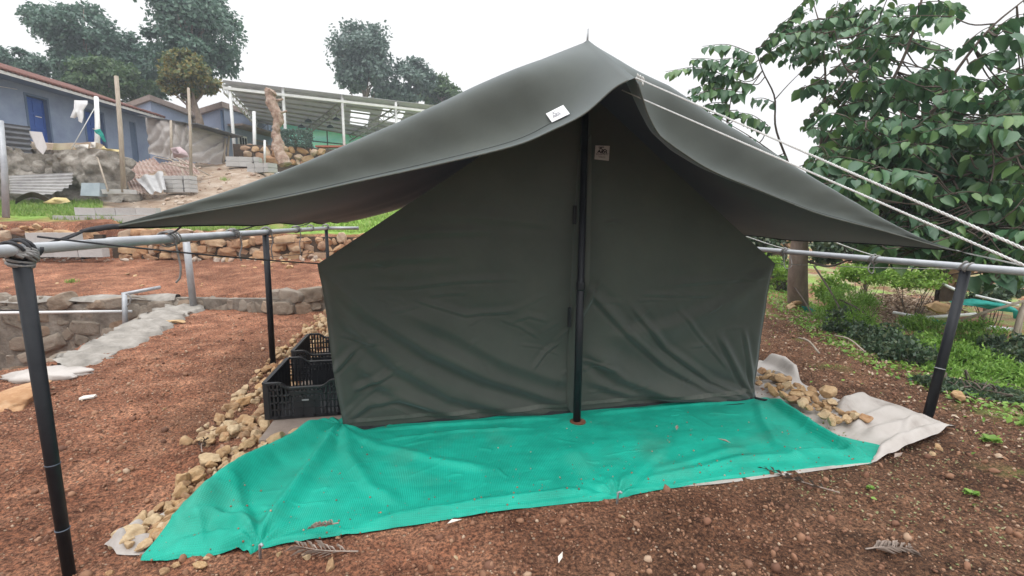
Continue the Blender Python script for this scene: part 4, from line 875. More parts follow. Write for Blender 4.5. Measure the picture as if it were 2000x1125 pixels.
for px_, py_, s in [(505, 770, .02), (320, 800, .022), (455, 680, .02), (230, 920, .018), (430, 725, .018), (1215, 1010, .012), (1510, 1000, .012), (660, 1052, .017), (1590, 1000, .014), (890, 1090, .012)]:
    p_ = G(px_, py_); stone((p_[0], p_[1], onz(p_[0], p_[1]) + s * .3), s, "loose stones scattered on the soil", "single small pale stone lying loose on the open red soil")
p_ = G(20, 790); stone((p_[0] - .05, p_[1] + .1, .0), .3, None, "big flat ochre boulder at the left edge behind the black post", (.30, .34, .10), "boulder")
p_ = G(345, 632); stone((p_[0], p_[1], .03), .1, None, "flat grey stone on the soil beside the concrete ledge", (.16, .07, .03))
p_ = G(172, 778); obj("white_tile", MB().box((p_[0], p_[1], onz(p_[0], p_[1]) + .014), (.09, .05, .014), jitter=.004), M['paper'], label="small white tile chip lying on the red soil at left", cat="tile")
# sack of cement at the pit's near edge
p_ = G(90, 738); v_, f_ = rock_shape(3, 300, .25, 3); V_ = v_ * [.34, .17, .06] * (1 + .25 * fbm(v_[:, 0] * 3, v_[:, 1] * 3, 3, 8)[:, None]) + [p_[0], p_[1], .03]
obj("white_sack", (V_, f_), M['tarp'], None, True, label="flattened white sack lying at the near edge of the stone pit", cat="sack")

# ------------------------------------------------------------------ litter
def frond(base, tip, n_, ll, label, lift=.012, curl=.2, m='dry'):
    base = np.array(base, float); tip = np.array(tip, float); d = tip - base; L_ = np.linalg.norm(d[:2]); d2 = np.array([d[0], d[1], 0]) / L_; nrm = np.array([-d2[1], d2[0], 0])
    mid = base + (tip - base) * .5 + nrm * L_ * .07 + [0, 0, lift]
    st = smooth([base + [0, 0, lift * .6], mid, tip + [0, 0, lift * .5]], 30); t_ = thing("palm_frond", label, "palm frond", base, "dry fallen palm fronds")
    obj("stem", MB().tube(st, np.linspace(.0035, .0012, 30), 6), M['dry'], t_, True); mb = MB()
    for k_ in range(n_):
        s = .18 + .8 * k_ / n_; c_ = st[int(s * 29)]; sd_ = 1 if k_ % 2 else -1; l_ = ll * (1 - .45 * abs(s - .4)) * rng.uniform(.75, 1.15); ang = R(rng.uniform(24, 46))
        dd = d2 * math.cos(ang) + nrm * sd_ * math.sin(ang); e_ = c_ + dd * l_ + [0, 0, rng.uniform(-.006, .012)]; m_ = (c_ + e_) / 2 + nrm * sd_ * .004 + [0, 0, rng.uniform(.004, .016)]; w_ = np.cross(dd, [0, 0, 1.0]) * .0045
        mb.add([c_, m_ + w_, e_, m_ - w_ + [0, 0, .003]], [(0, 1, 2), (0, 2, 3)])
    obj("leaflets", mb, M[m], t_); return t_
frond(G(700, 1080, .01), G(575, 1068, .01), 22, .085, "dry grey palm frond below the front edge of the green net")
frond(G(1690, 1075, .01), G(1780, 1080, .01), 34, .07, "dry grey palm frond on the dark soil at bottom right")
frond(G(662, 1024, .075), G(605, 1034, .07), 16, .03, "small dry frond sprig lying on the green net at left")
frond(G(395, 885, .03), G(403, 858, .03), 14, .05, "small dark dry frond between the soil and the tan stones", m='twig')
frond(G(1640, 965, .01), G(1480, 912, .01), 16, .06, "dark thin dry frond on the soil below the net's right half", m='twig')
def leaf_litter(px_, py_, z_, s, rot, label, m):
    c_ = G(px_, py_, z_); a_ = np.array([math.cos(rot), math.sin(rot), 0]); b_ = np.array([-a_[1], a_[0], 0]); 
    V_ = [c_ - a_ * s, c_ - a_ * .3 * s + b_ * .28 * s + [0, 0, .012], c_ + a_ * s + [0, 0, .008], c_ - a_ * .2 * s - b_ * .3 * s + [0, 0, .010], c_ + [0, 0, .002], c_ + a_ * 1.3 * s]
    obj("fallen_leaf", MB().add(V_, [(0, 4, 1), (1, 4, 2), (0, 3, 4), (3, 2, 4)]), m, label=label, cat="leaf", group="fallen leaves and scraps")
leaf_litter(1322, 836, .05, .035, 1.0, "curled brown leaf on the green net right of the pole", M['dry'])
leaf_litter(1414, 862, .05, .04, 2.3, "brown leaf on the green net, the rightmost one", M['dry'])
leaf_litter(1600, 838, .06, .03, .4, "pale brown leaf near the right edge of the green net", M['dry'])
leaf_litter(888, 1020, .02, .035, .1, "white curled scrap just below the front edge of the net", M['paper'])
leaf_litter(1095, 1090, .02, .032, 1.0, "white curled scrap on the soil at the bottom centre", M['paper'])
leaf_litter(1755, 890, .05, .05, .3, "brown leaf lying on the grey tarp", M['dry'])
# ------------------------------------------------------------------ stone walls and the pit
def stone_wall(name, pts, h, size, m, label, thick=.25, zfun=None, flat=1.0, seed=1, cap=None, zoff=0.0, kind=None, fill=None, fillw=.15, rocks=None):
    rocks = rocks or ROCKS2
    rr = np.random.default_rng(seed); pts = resample(np.array(pts, float), 60); L_ = np.sum(np.linalg.norm(np.diff(pts, axis=0), axis=1)); pos, sc_ = [], []
    hz_ = zfun or (lambda x_, y_: onz(x_, y_))
    zb = np.array([hz_(*p_[:2]) for p_ in pts]) + zoff; hf = h if callable(h) else (lambda t_: h); t_ = 0
    row_h = size * .72; tops = []
    nrow = int(max(hf(a) for a in np.linspace(0, 1, 20)) / row_h) + 1
    for r_ in range(nrow):
        s_ = rr.uniform(0, size)
        while s_ < L_:
            wd_ = size * rr.uniform(.45, 1.7); a = (s_ + wd_ / 2) / L_; i_ = min(max(a, 0), 1) * 59; i0 = int(min(i_, 58)); f_ = i_ - i0
            p_ = pts[i0] * (1 - f_) + pts[i0 + 1] * f_; z_ = zb[i0] * (1 - f_) + zb[i0 + 1] * f_ + row_h * (r_ + .45) + rr.normal(0, row_h * .16)
            d_ = pts[i0 + 1] - pts[i0]; ang = math.atan2(d_[1], d_[0])
            if row_h * (r_ + .5) < hf(min(max(a, 0), 1)) + rr.normal(0, .02):
                pos.append((p_[0] + rr.normal(0, thick * .12), p_[1] + rr.normal(0, thick * .12), z_)); sc_.append((wd_ * .60, thick * rr.uniform(.38, .55), row_h * rr.uniform(.50, .80) * flat, ang + rr.normal(0, .15), rr.normal(0, .26)))
            s_ += wd_ * .93
    pos = np.array(pos); sc_ = np.array(sc_); c_, s2 = np.cos(sc_[:, 3]), np.sin(sc_[:, 3]); ct, st_ = np.cos(sc_[:, 4]), np.sin(sc_[:, 4]); z0 = np.zeros(len(pos))
    ex = np.stack([c_ * ct, s2 * ct, st_], 1) * sc_[:, 0:1]; ey = np.stack([-s2, c_, z0], 1) * sc_[:, 1:2]; ez = np.stack([-c_ * st_, -s2 * st_, ct], 1) * sc_[:, 2:3]
    M3 = np.stack([ex, ey, ez], 2); Vs, Fs, c0 = [], [], 0
    for k_ in range(len(rocks)):
        q_ = np.arange(len(pos)) % len(rocks) == k_
        if not q_.any(): continue
        V, F = scatter(rocks[k_][0], rocks[k_][1], pos[q_], M3[q_]); Vs.append(V); Fs.append(F + c0); c0 += len(V)
    o_ = obj(name, (np.vstack(Vs), np.vstack(Fs)), m, None, True, label=label, cat="wall", kind=kind)
    core = []; n_ = np.gradient(pts, axis=0); n_ = np.stack([-n_[:, 1], n_[:, 0]], 1); n_ /= np.linalg.norm(n_, axis=1)[:, None]
    hh_ = np.array([hf(t) for t in np.linspace(0, 1, 60)])
    a_, b_ = pts + n_ * thick * fillw, pts - n_ * thick * fillw
    g_ = np.stack([np.c_[b_, zb - .3], np.c_[b_, zb + hh_ * .93], np.c_[a_, zb + hh_ * .93], np.c_[a_, zb - .3]])
    obj("mortar", MB().grid(g_), fill or M['mortar'], o_)
    return o_
M['mortar'] = mat('earth_fill', [(0.055, 0.04, 0.03), (0.12, 0.085, 0.06)], 0.98, 6, 0.8, 20)
M['greymortar'] = mat('grey_mortar', [(0.09, 0.075, 0.06), (0.20, 0.17, 0.14), (0.30, 0.265, 0.225)], 0.98, 5, 1.0, 14, bdist=0.03)
yw1 = lambda x_: float(np.interp(x_, [p_[0] for p_ in W1], [p_[1] for p_ in W1])); yw2 = lambda x_: float(np.interp(x_, [p_[0] for p_ in W2], [p_[1] for p_ in W2]))
stone_wall("retaining_wall", [(x_, yw1(x_) - .06) for x_ in np.linspace(-3.9, -1.45, 12)] + [(-1.1, 8.25)], lambda t: .20 + .16 * max(0, t - .3), .24, M['greyrock'], "low grey stone kerb wall between the gravel path and the red terrace", .2, zfun=lambda a, b: -.02, seed=3, fill=M['greymortar'], rocks=ROCKSB, fillw=.34)
stone_wall("pit_wall", [(-9.5, yw1(-9.5) - .08), (-7.5, yw1(-7.5) - .08), (-5.5, yw1(-5.5) - .08), (-3.95, yw1(-3.95) - .08)], 1.24, .30, M['greyrock'], "tall mortared stone wall lining the far side of the sunken pit", .22, zfun=lambda a, b: -1.06, seed=4, fill=M['greymortar'], flat=.85, rocks=ROCKSB, fillw=.36)
stone_wall("pit_wall", [(-4.12, 8.7), (-3.9, 7.2), (-3.72, 5.5)], 1.0, .28, M['greyrock'], "stone wall under the concrete ledge on the near side of the pit", .2, zfun=lambda a, b: -1.06, seed=5, fill=M['greymortar'], rocks=ROCKSB, fillw=.36)
cop = np.array([(x_, yw1(x_) - .07) for x_ in np.linspace(-9.5, -3.8, 30)]); mb = MB(); P_ = np.zeros((30, 5, 3))
for j in range(5): P_[:, j] = np.c_[cop + [0, -.13 + .065 * j], .205 + .02 * np.sin(np.arange(30) * 1.3 + j) + (-.06 if j in (0, 4) else 0) + 0 * cop[:, 0]]
obj("wall_coping", mb.grid(P_), M['concrete'], None, True, kind='structure', label="pale mortar coping on the far wall of the pit", cat="coping")
def ledge():
    inn = [G(*p_) for p_ in [(100, 716), (150, 690), (200, 667), (260, 636), (305, 615), (335, 600), (372, 592)]]; out = [G(*p_) for p_ in [(128, 727), (190, 715), (226, 700), (270, 672), (330, 640), (370, 616), (400, 604)]]
    a_, b_ = resample(inn, 70), resample(out, 70); g_ = np.zeros((70, 14, 3))
    for j in range(14): t_ = j / 13; g_[:, j] = a_ * (1 - t_) + b_ * t_
    g_[..., 2] = .075 + fbm(g_[..., 0] * 5, g_[..., 1] * 5, 4, 71) * .05 + fbm(g_[..., 0] * 16, g_[..., 1] * 16, 3, 74) * .035 - .05 * np.linspace(0, 1, 14)[None] ** 3
    g_[:, 0, 0] += fbm(g_[:, 0, 1] * 6, g_[:, 0, 0], 3, 72) * .12; g_[:, -1, 0] += fbm(g_[:, 0, 1] * 5, g_[:, 0, 0], 3, 73) * .14
    sk_ = np.concatenate([g_[:, :1] * [1, 1, 0] + [-.02, 0, -.35], g_, g_[:, -1:] * [1, 1, 0] + [.05, 0, -.06]], 1)
    return MB().grid(sk_)
obj("concrete_ledge", ledge(), M['concrete'], None, True, kind='structure', label="rough pale concrete ledge along the edge of the pit", cat="ledge")
stone_wall("terrace_wall", [(x_, yw2(x_) - .05) for x_ in np.linspace(-6.7, 1.8, 16)], lambda t: .60 + .05 * math.sin(t * 9), .24, M['wallrock'], "dry wall of orange and brown stones below the lawn", .3, rocks=ROCKS2 + ROCKSB, zfun=lambda a, b: .50 + .03 * math.sin(a * 2), seed=7)
stone_wall("terrace_wall", [(x_, yw2(x_) - .02) for x_ in np.linspace(-16, -6.9, 10)], lambda t: .50, .26, M['rubblewall'] if 'rubblewall' in M else M['wallrock'], "rough rubble wall behind the grey block courses at far left", .3, zfun=lambda a, b: .62, seed=8)
# fallen stones at the foot of the terrace wall
for k_ in range(20):
    px_ = rng.uniform(420, 640); p_ = T(px_, rng.uniform(497, 525)); s = rng.uniform(.03, .10)
    stone((p_[0], p_[1], p_[2] + s * .2), s, "stones fallen from the terrace wall", "brown stone fallen at the foot of the orange stone wall")
for k_ in range(12):
    px_ = rng.uniform(10, 420); p_ = T(px_, rng.uniform(505, 565)); s = rng.uniform(.02, .05)
    stone((p_[0], p_[1], p_[2] + s * .2), s, "stones on the red terrace", "small pale stone lying on the red earth terrace above the pit")
rb_ = np.array([T(rng.uniform(245, 560), rng.uniform(318, 425), 8, 40) for _ in range(330)] + [T(rng.uniform(20, 330), rng.uniform(372, 392), 8, 40) for _ in range(90)] + [T(rng.uniform(0, 640), rng.uniform(498, 512), 8, 40) for _ in range(160)])
rs_ = rng.uniform(.02, .10, len(rb_)) * rng.uniform(.4, 1, len(rb_)); M['rubblefill'] = mat('pale_rubble', [(0.26, 0.18, 0.13), (0.42, 0.34, 0.27)], 0.95, 6, 0.6, 20, random_by='island', rcols=[(0.30, 0.17, 0.11), (0.46, 0.40, 0.34), (0.52, 0.42, 0.33), (0.36, 0.26, 0.19)], rmix=0.7)
obj("building_rubble", scatter(*boxy(rock_shape(2, 333, .2, 12)), rb_ + np.c_[0 * rs_, 0 * rs_, rs_ * .3], frames(rand_dirs(len(rb_)), rand_dirs(len(rb_))) * (rs_[:, None] * rng.uniform(.5, 1.4, (len(rb_), 3)))[:, None, :]), M['rubblefill'], None, True, origin=(0, 0, 0), kind='stuff', label="broken stone and building rubble strewn over the slope below the houses", cat="rubble")
# pit plumbing
pp = [P3(-60, 612, 7.0), P3(258, 608, 7.6)]
obj("pit_pipe", MB().tube([pp[0], pp[1]], .022, 10), M['whitesteel'], None, True, label="horizontal white pipe crossing the stone pit, the brighter one", cat="pipe")
obj("pit_pipe", MB().tube([P3(-60, 607, 7.5), P3(262, 606, 8.0)], .012, 8), M['grey_pipe'], None, True, label="thin grey pipe running just behind the white pipe in the pit", cat="pipe")
t_ = thing("pipe_stand", "short grey pipe standard with a slanted arm at the pit edge", "pipe", P3(245, 645, 7.5))
obj("post", MB().tube([P3(245, 650, 7.5), P3(243, 572, 7.5)], .035, 12), M['grey_pipe'], t_, True)
obj("arm", MB().tube([P3(238, 575, 7.5), P3(313, 561, 7.9)], .028, 12), M['grey_pipe'], t_, True)
obj("hose", MB().tube(smooth([P3(246, 574, 7.45), P3(255, 580, 7.45), P3(253, 592, 7.45), P3(248, 598, 7.45)], 14), .012, 6), M['grey_rope'], t_, True)
obj("grey_post", MB().tube([G(378, 597, .06), G(378, 597, .06) + [-.02, 0, 1.12]], .05, 14), M['grey_pipe'], None, True, label="pale grey steel post standing alone behind the left rail", cat="post")
obj("ground_cord", MB().tube(smooth([P3(-20, 606, 7.3), P3(180, 605, 7.7), P3(372, 601, 8.1), P3(400, 601, 8.1), P3(420, 610, 7.8)], 24), .01, 5), M['dark_rope'], None, True, label="dark cord stretched along the pit to the foot of the grey post", cat="cord")

# ------------------------------------------------------------------ concrete blocks
blockmesh = add_mesh("concrete_block", np.array(MB().box((0, 0, 0), (1, 1, 1), jitter=.012).v), MB().box((0, 0, 0), (1, 1, 1)).f, M['block'], False)
def block(c_, size, ang, group, label, tilt=0.0):
    o_ = bpy.data.objects.new("concrete_block", blockmesh); COL.objects.link(o_); o_.location = Vector([float(a) for a in c_]); o_.scale = size; o_.rotation_euler = (tilt + rng.normal(0, .01), rng.normal(0, .012), ang + rng.normal(0, .02)); return tag(o_, label, "concrete block", group)
def course(a, b, zb, group, label, L_=.45, hh_=.17, dp=.18, skip=()):
    a = np.array(a[:2]); b = np.array(b[:2]); d = b - a; D_ = np.linalg.norm(d); d /= D_; ang = math.atan2(d[1], d[0]); n_ = max(1, int(round(D_ / (L_ + .01))))
    for k_ in range(n_):
        if k_ in skip: continue
        p_ = a + d * D_ * (k_ + .5) / n_; block((p_[0], p_[1], zb + hh_ / 2), (D_ / n_ - .012, dp, hh_ - .008), ang, group, label)
    return ang
dB = 10.4
def cpt(px_, py_, d_=dB): p_ = P3(px_, py_, d_); return p_
a_, b_ = cpt(20, 502, 10.4), cpt(205, 500, 10.4); zB = a_[2]
course(cpt(16, 500, 10.4), cpt(208, 500, 10.4), zB, "blocks of the low unfinished wall", "grey concrete block in the lower course of the unfinished wall above the red terrace", .50, .26)
course(cpt(60, 478, 10.45), cpt(205, 478, 10.45), zB + .265, "blocks of the low unfinished wall", "grey concrete block in the upper course of the unfinished wall above the red terrace", .50, .26, skip=(2,))
a_ = cpt(110, 438, 12.6); zc = a_[2]
course(cpt(110, 438, 12.6), cpt(300, 438, 12.6), zc, "blocks stepped below the lawn", "grey concrete block in the lower step of blocks beside the left lawn", .50, .225)
course(cpt(152, 418, 12.65), cpt(310, 418, 12.65), zc + .23, "blocks stepped below the lawn", "grey concrete block in the top step of blocks beside the left lawn", .50, .20)
obj("grey_plank", MB().bar(cpt(60, 442, 11.3), cpt(215, 444, 11.3), .25, .04), M['concrete'], None, label="grey concrete plank lying on the rubble under the left block step", cat="plank")
for k_ in range(18):
    p_ = cpt(rng.uniform(-5, 110), rng.uniform(442, 456), rng.uniform(10.7, 11.2)); s = rng.uniform(.05, .13)
    stone((p_[0], p_[1], p_[2]), s, "rubble between the block courses", "rough rubble stone between the two grey block courses at far left")
def bstack(px_, py_, d_, rows, cols, ang, L_=.40, hh_=.15, dp=.2, group="", label=""):
    c0 = P3(px_, py_, d_); gz = c0[2]; ux = np.array([math.cos(ang), math.sin(ang)])
    for r_ in range(rows):
        for k_ in range(cols):
            p_ = c0[:2] + ux * (L_ + .01) * (k_ - (cols - 1) / 2 + .03 * (r_ % 2)); block((p_[0], p_[1], gz + hh_ * (r_ + .5)), (L_, dp, hh_ - .01), ang, group, label)
    uy = np.array([-ux[1], ux[0]])
    for r_ in range(rows): p_ = c0[:2] + ux * (L_ * cols / 2 + .17) + uy * .05; block((p_[0], p_[1], gz + hh_ * (r_ + .5)), (.2, L_, hh_ - .01), ang, group, label)
bstack(344, 376, 16.0, 4, 2, -YAW - .1, .34, .135, .25, "blocks in the stack by the rusty sheets", "grey concrete block in the square stack right of the rusty sheets")
bstack(470, 326, 20.0, 2, 2, -YAW + .2, .5, .2, .3, "pale blocks under the canopy posts", "pale grey block in the low pile before the canopy posts")
bstack(505, 338, 19.0, 2, 2, -YAW - .4, .45, .18, .3, "pale blocks by the stump", "pale grey block in the low pile left of the tree stump")
block(P3(233, 378, 14.5) + [0, 0, .05], (.8, .3, .13), -YAW, None, "long flat concrete block at the foot of the tall pole")

# ------------------------------------------------------------------ the rubble wall below the house
stone_wall("house_retaining_wall", [UV(-18.0, 15.55, 0)[:2], UV(-15, 15.5, 0)[:2], UV(-13.2, 15.5, 0)[:2], UV(-12.4, 15.75, 0)[:2]], lambda t: 1.70 - .25 * t, .5, M['rubble'], "weathered grey boulder wall below the blue house", .5, zfun=lambda a, b: 2.0, seed=12, fill=M['rubble'], fillw=.30)
g_ = np.zeros((110, 40, 3))
for i_ in range(110):
    for j in range(40):
        s_, t_ = i_ / 109, j / 39; u_ = -18 + 5.7 * s_; bl = float(fbm(u_ * 1.3, t_ * 2.2, 4, 131)) * .42 + abs(float(fbm(u_ * 3, t_ * 5, 3, 132))) * .25; g_[i_, j] = UV(u_, 15.32 - bl - .1 * (1 - t_) + .25 * max(0, s_ - .85) * 6, 1.95 + t_ * (1.78 - .2 * s_ + .12 * float(fbm(u_ * 2, 0, 3, 133))))
obj('boulder_face', MB().grid(g_), M['rubble'], bpy.data.objects['house_retaining_wall'], True)
SH = math.sin
def corrugated(px4, d4, waves, amp, m, label, name="corrugated_sheet", clip=None, group=None, cat="metal sheet", along='v'):
    q_ = [P3(px_, py_, d_) for (px_, py_), d_ in zip(px4, d4)]; n_ = waves * 8; m_ = 14
    nrm = np.cross(q_[1] - q_[0], q_[3] - q_[0]); nrm /= np.linalg.norm(nrm); g_ = np.zeros((n_ + 1, m_, 3))
    for i_ in range(n_ + 1):
        for j in range(m_):
            s_, t_ = i_ / n_, j / (m_ - 1)
            u_, v_ = (s_, t_) if along == 'v' else (t_, s_)
            if clip: u_, v_ = clip(u_, v_)
            p_ = (q_[0] * (1 - u_) + q_[1] * u_) * (1 - v_) + (q_[3] * (1 - u_) + q_[2] * u_) * v_
            g_[i_, j] = p_ + nrm * amp * SH(s_ * waves * 2 * math.pi)
    return obj(name, MB().grid(g_), m, None, True, label=label, cat=cat, group=group)
corrugated([(18, 343), (142, 337), (140, 385), (20, 378)], [14.6, 14.6, 14.1, 14.1], 7, .028, M['sheet'], "grey corrugated sheet leaning on the boulder wall with a rounded end", along='u', clip=lambda u_, v_: (u_ * (1 - .55 * max(0, v_ - .35) ** 2 * 2.0) + .0, v_))
corrugated([(-25, 236), (58, 247), (62, 305), (-25, 300)], [14.9, 15.0, 15.0, 14.9], 6, .03, M['darksheet'], "dark corrugated sheet fence standing at the far left edge", along='u')
corrugated([(248, 322), (300, 308), (322, 330), (250, 350)], [17.0, 17.6, 17.2, 16.4], 8, .03, M['rustsheet'], "rusty red corrugated sheet at the back of the scrap pile", group="scrap sheets")
corrugated([(312, 318), (372, 312), (392, 340), (330, 348)], [17.6, 18, 17.4, 17], 9, .03, M['rustsheet'], "rusty corrugated sheet lying under the loose sticks", group="scrap sheets")
corrugated([(246, 350), (285, 342), (300, 376), (262, 378)], [15.9, 16.2, 15.6, 15.3], 6, .03, M['rustsheet'], "rusty corrugated sheet bent at the front of the scrap pile", group="scrap sheets")
corrugated([(264, 348), (318, 335), (325, 372), (292, 378)], [15.7, 16.0, 15.5, 15.2], 2, .05, M['sheet'], "curved grey roofing sheet lying on the rusty sheets", group="scrap sheets")
obj("leaning_board", MB().add([P3(*a) for a in [(57, 256, 14.7), (82, 258, 14.6), (92, 288, 14.3), (84, 302, 14.2), (72, 290, 14.3), (58, 262, 14.72), (83, 262, 14.62), (92, 290, 14.33), (84, 303, 14.24), (72, 292, 14.33)]], [(0, 1, 2, 3, 4), (9, 8, 7, 6, 5), (0, 5, 6, 1), (1, 6, 7, 2), (2, 7, 8, 3), (3, 8, 9, 4), (4, 9, 5, 0)]), M['patch'], None, label="pale broken board leaning beside the dark sheet fence", cat="board")
c_ = P3(174, 382, 14.3); mb = MB(); f_ = lambda a, b, cc: c_ + RT * a + np.array([0, 0, 1]) * b + np.array([SY, CY, 0]) * cc
mb.add([f_(-.26, 0, 0), f_(.30, -.02, 0), f_(.26, .38, .12), f_(-.29, .38, .12), f_(-.26, 0, .3), f_(.30, -.02, .3), f_(.26, .38, .35), f_(-.29, .38, .35)], [(0, 1, 2, 3), (5, 4, 7, 6), (4, 0, 3, 7), (1, 5, 6, 2), (3, 2, 6, 7), (0, 4, 5, 1)])
obj("tin_box", mb, M['bin'], None, label="square grey-blue tin box at the foot of the boulder wall", cat="box")
def cloth(px_list, d_, m, name, label, cat, bulge=.05, thick=None):
    """a draped scrap: outline from the picture at one distance, with folds of its own"""
    o_ = np.array([P3(a, b, d_) for a, b in px_list]); c_ = o_.mean(0); n_ = len(o_); rings = 5; V_ = [c_ + FW * -bulge]
    for r_ in range(1, rings + 1):
        for p_ in o_: V_.append(c_ + (p_ - c_) * r_ / rings - FW * (bulge * (1 - (r_ / rings) ** 2) + bulge * .5 * math.sin(p_[0] * 37 + p_[2] * 29 + r_)))
    F_ = [(0, 1 + i_, 1 + (i_ + 1) % n_) for i_ in range(n_)] + [(1 + (r_ - 1) * n_ + i_, 1 + r_ * n_ + i_, 1 + r_ * n_ + (i_ + 1) % n_, 1 + (r_ - 1) * n_ + (i_ + 1) % n_) for r_ in range(1, rings) for i_ in range(n_)]
    return obj(name, MB().add(V_, F_), m, None, True, label=label, cat=cat)
cloth([(146, 196), (170, 196), (172, 204), (163, 215), (163, 228), (161, 241), (152, 236), (154, 225), (145, 231), (136, 229), (143, 212)], 15.4, M['white'], "hanging_cloth", "white cloth hanging beside the first blue door", "cloth")
cloth([(184, 254), (196, 252), (203, 262), (208, 278), (201, 276), (195, 264), (186, 260)], 15.2, M['tealcloth'], "tied_cloth", "teal green cloth knotted round the veranda post", "cloth", .04)
cloth([(84, 396), (105, 385), (128, 386), (138, 394), (120, 398), (100, 399)], 13.2, M['yellow'], "yellow_cloth", "crumpled pale yellow cloth on the grass", "cloth", .06)
cloth([(336, 290), (352, 287), (362, 296), (368, 306), (352, 308), (337, 308)], 18.4, M['pink'], "sack", "faded pink sack leaning on the beige tarp shelter", "sack", .2)
cloth([(170, 296), (178, 287), (190, 290), (205, 292), (230, 294), (232, 300), (200, 299)], 15.3, M['red'], "red_cloth", "bundle of red cloth on top of the boulder wall", "cloth", .1)
cloth([(190, 291), (203, 284), (206, 290), (232, 292), (234, 300), (210, 298)], 15.2, M['yellow'], "yellow_rag", "yellow rag beside the red cloth on the boulder wall", "cloth", .06)
cloth([(146, 284), (170, 281), (173, 293), (150, 295)], 15.2, M['paper'], "white_bag", "white bag on top of the boulder wall near the first door", "bag", .12)
cloth([(178, 278), (186, 276), (187, 288), (177, 289)], 15.1, M['paper'], "paper_bag", "small cream bag beside the veranda post", "bag", .06)
mb = MB(); P_ = np.zeros((14, 8, 3))
for i_ in range(14):
    for j in range(8): P_[i_, j] = P3(30 + 66 * i_ / 13, 389 - 14 * math.sin(math.pi * i_ / 13) + 1.5 * j, 13.3 + .03 * j)
obj("curved_mat", mb.grid(P_), M['mortar'], None, True, label="dark arched piece of matting on the grass at far left", cat="mat")
for k_, (a, b, l_) in enumerate([((330, 310, 17.2), (385, 345, 16.4), "first"), ((345, 308, 17.2), (408, 342, 16.5), "second"), ((318, 318, 17), (375, 330, 16.6), "third"), ((300, 306, 17.5), (372, 322, 16.9), "fourth"), ((350, 318, 17.1), (360, 345, 16.3), "fifth")]):
    obj("loose_stick", MB().tube([P3(*a), P3(*b)], .022, 7), M['wood'], None, True, label="weathered stick lying slanted across the rusty sheets", cat="stick", group="sticks on the scrap pile")
obj("leaning_stick", MB().tube([P3(188, 300, 15.0), P3(211, 373, 14.2)], .025, 7), M['wood'], None, True, label="thin pale stick leaning against the boulder wall", cat="stick")
obj("white_pipe", MB().tube([P3(133, 296, 15.0), P3(131, 336, 14.9)], .028, 8), M['whitesteel'], None, True, label="short white downpipe on the face of the boulder wall", cat="pipe")
# poles
def pole_(a, b, r, m, label, name="bamboo_pole"): return obj(name, MB().tube([np.array(a), (np.array(a) + np.array(b)) / 2 + [.02, 0, 0], np.array(b)], [r * 1.1, r, r * .9], 10), m, None, True, label=label, cat="pole")
pole_(P3(242, 376, 14.4), P3(227, 149, 14.4), .062, M['wood'], "tall bare wooden pole standing in front of the second blue door")
pole_(P3(373, 345, 16.0), P3(368, 172, 16.4), .045, M['wood'], "wooden pole in front of the beige tarp shelter")
pole_(P3(12, 425, 10.6), P3(1, 236, 10.6), .06, M['grey_pipe'], "grey steel pole cut by the left edge of the photo", "steel_pole")
pole_(P3(190, 296, 15.4), P3(188, 190, 15.8), .07, M['whitesteel'], "white veranda post before the blue house", "veranda_post")

# ------------------------------------------------------------------ blue house with the tiled roof
def wallpoly(base, z0, z1, thick=.2): return MB().prism(base, z0, z1)
h1 = thing("blue_house", "long low blue plastered house with a red tiled eave and blue doors", "house", UV(-18.6, 19, 4.0))
u0, u1 = -17.9, -22.5
mb = MB().prism([UV(u0, 11, 0)[:2], UV(u0, 18.45, 0)[:2], UV(u1, 18.45, 0)[:2], UV(u1, 11, 0)[:2]], 3.6, 6.55); mb.prism([UV(u0, 19.4, 0)[:2], UV(u0, 20.9, 0)[:2], UV(u1, 20.9, 0)[:2], UV(u1, 19.4, 0)[:2]], 3.6, 6.55)
mb.prism([UV(u0, 21.95, 0)[:2], UV(u0, 23.35, 0)[:2], UV(u1, 23.35, 0)[:2], UV(u1, 21.95, 0)[:2]], 3.6, 6.55); mb.prism([UV(u0, 23.75, 0)[:2], UV(u0, 24.5, 0)[:2], UV(u1, 24.5, 0)[:2], UV(u1, 23.75, 0)[:2]], 3.6, 6.55)
for a, b in ((18.45, 19.4), (20.9, 21.95), (23.35, 23.75)): mb.prism([UV(u0, a, 0)[:2], UV(u0, b, 0)[:2], UV(u1, b, 0)[:2], UV(u1, a, 0)[:2]], 6.0, 6.55); mb.prism([UV(u0 - .35, a, 0)[:2], UV(u0 - .35, b, 0)[:2], UV(u1, b, 0)[:2], UV(u1, a, 0)[:2]], 3.6, 5.997)
obj("wall", mb, M['bluewall'], h1)
ax_uv = np.array([[0, 0, 0]] * 3, float); AXU = np.stack([UV(1, 0, 0), UV(0, 1, 0), np.array([0, 0, 1.0])])
for a, b in ((18.45, 19.4), (20.9, 21.95)):
    mb = MB().box(UV(u0 - .19, (a + b) / 2, 5.08), (.06, b - a - .16, 1.78), AXU); dr = obj("door", mb, M['door'], h1)
    mb = MB()
    for z_ in (4.3, 4.85, 5.4, 5.9): mb.box(UV(u0 - .15, (a + b) / 2, z_), (.03, b - a - .18, .07), AXU)
    for v_ in (a + .11, b - .11, (a + b) / 2): mb.box(UV(u0 - .149, v_, 5.08), (.028, .07, 1.74), AXU)
    obj("door_panel_rail", mb, M['door'], dr); obj("bolt", MB().box(UV(u0 - .12, (a + b) / 2 + .12, 5.3), (.04, .22, .03), AXU), M['whitesteel'], dr)
    mb = MB().box(UV(u0 - .06, a + .04, 5.0), (.16, .078, 2.0), AXU).box(UV(u0 - .06, b - .04, 5.0), (.16, .078, 2.0), AXU).box(UV(u0 - .06, (a + b) / 2, 6.02), (.165, b - a - .002, .08), AXU); obj("door_frame", mb, M['dframe'], h1)
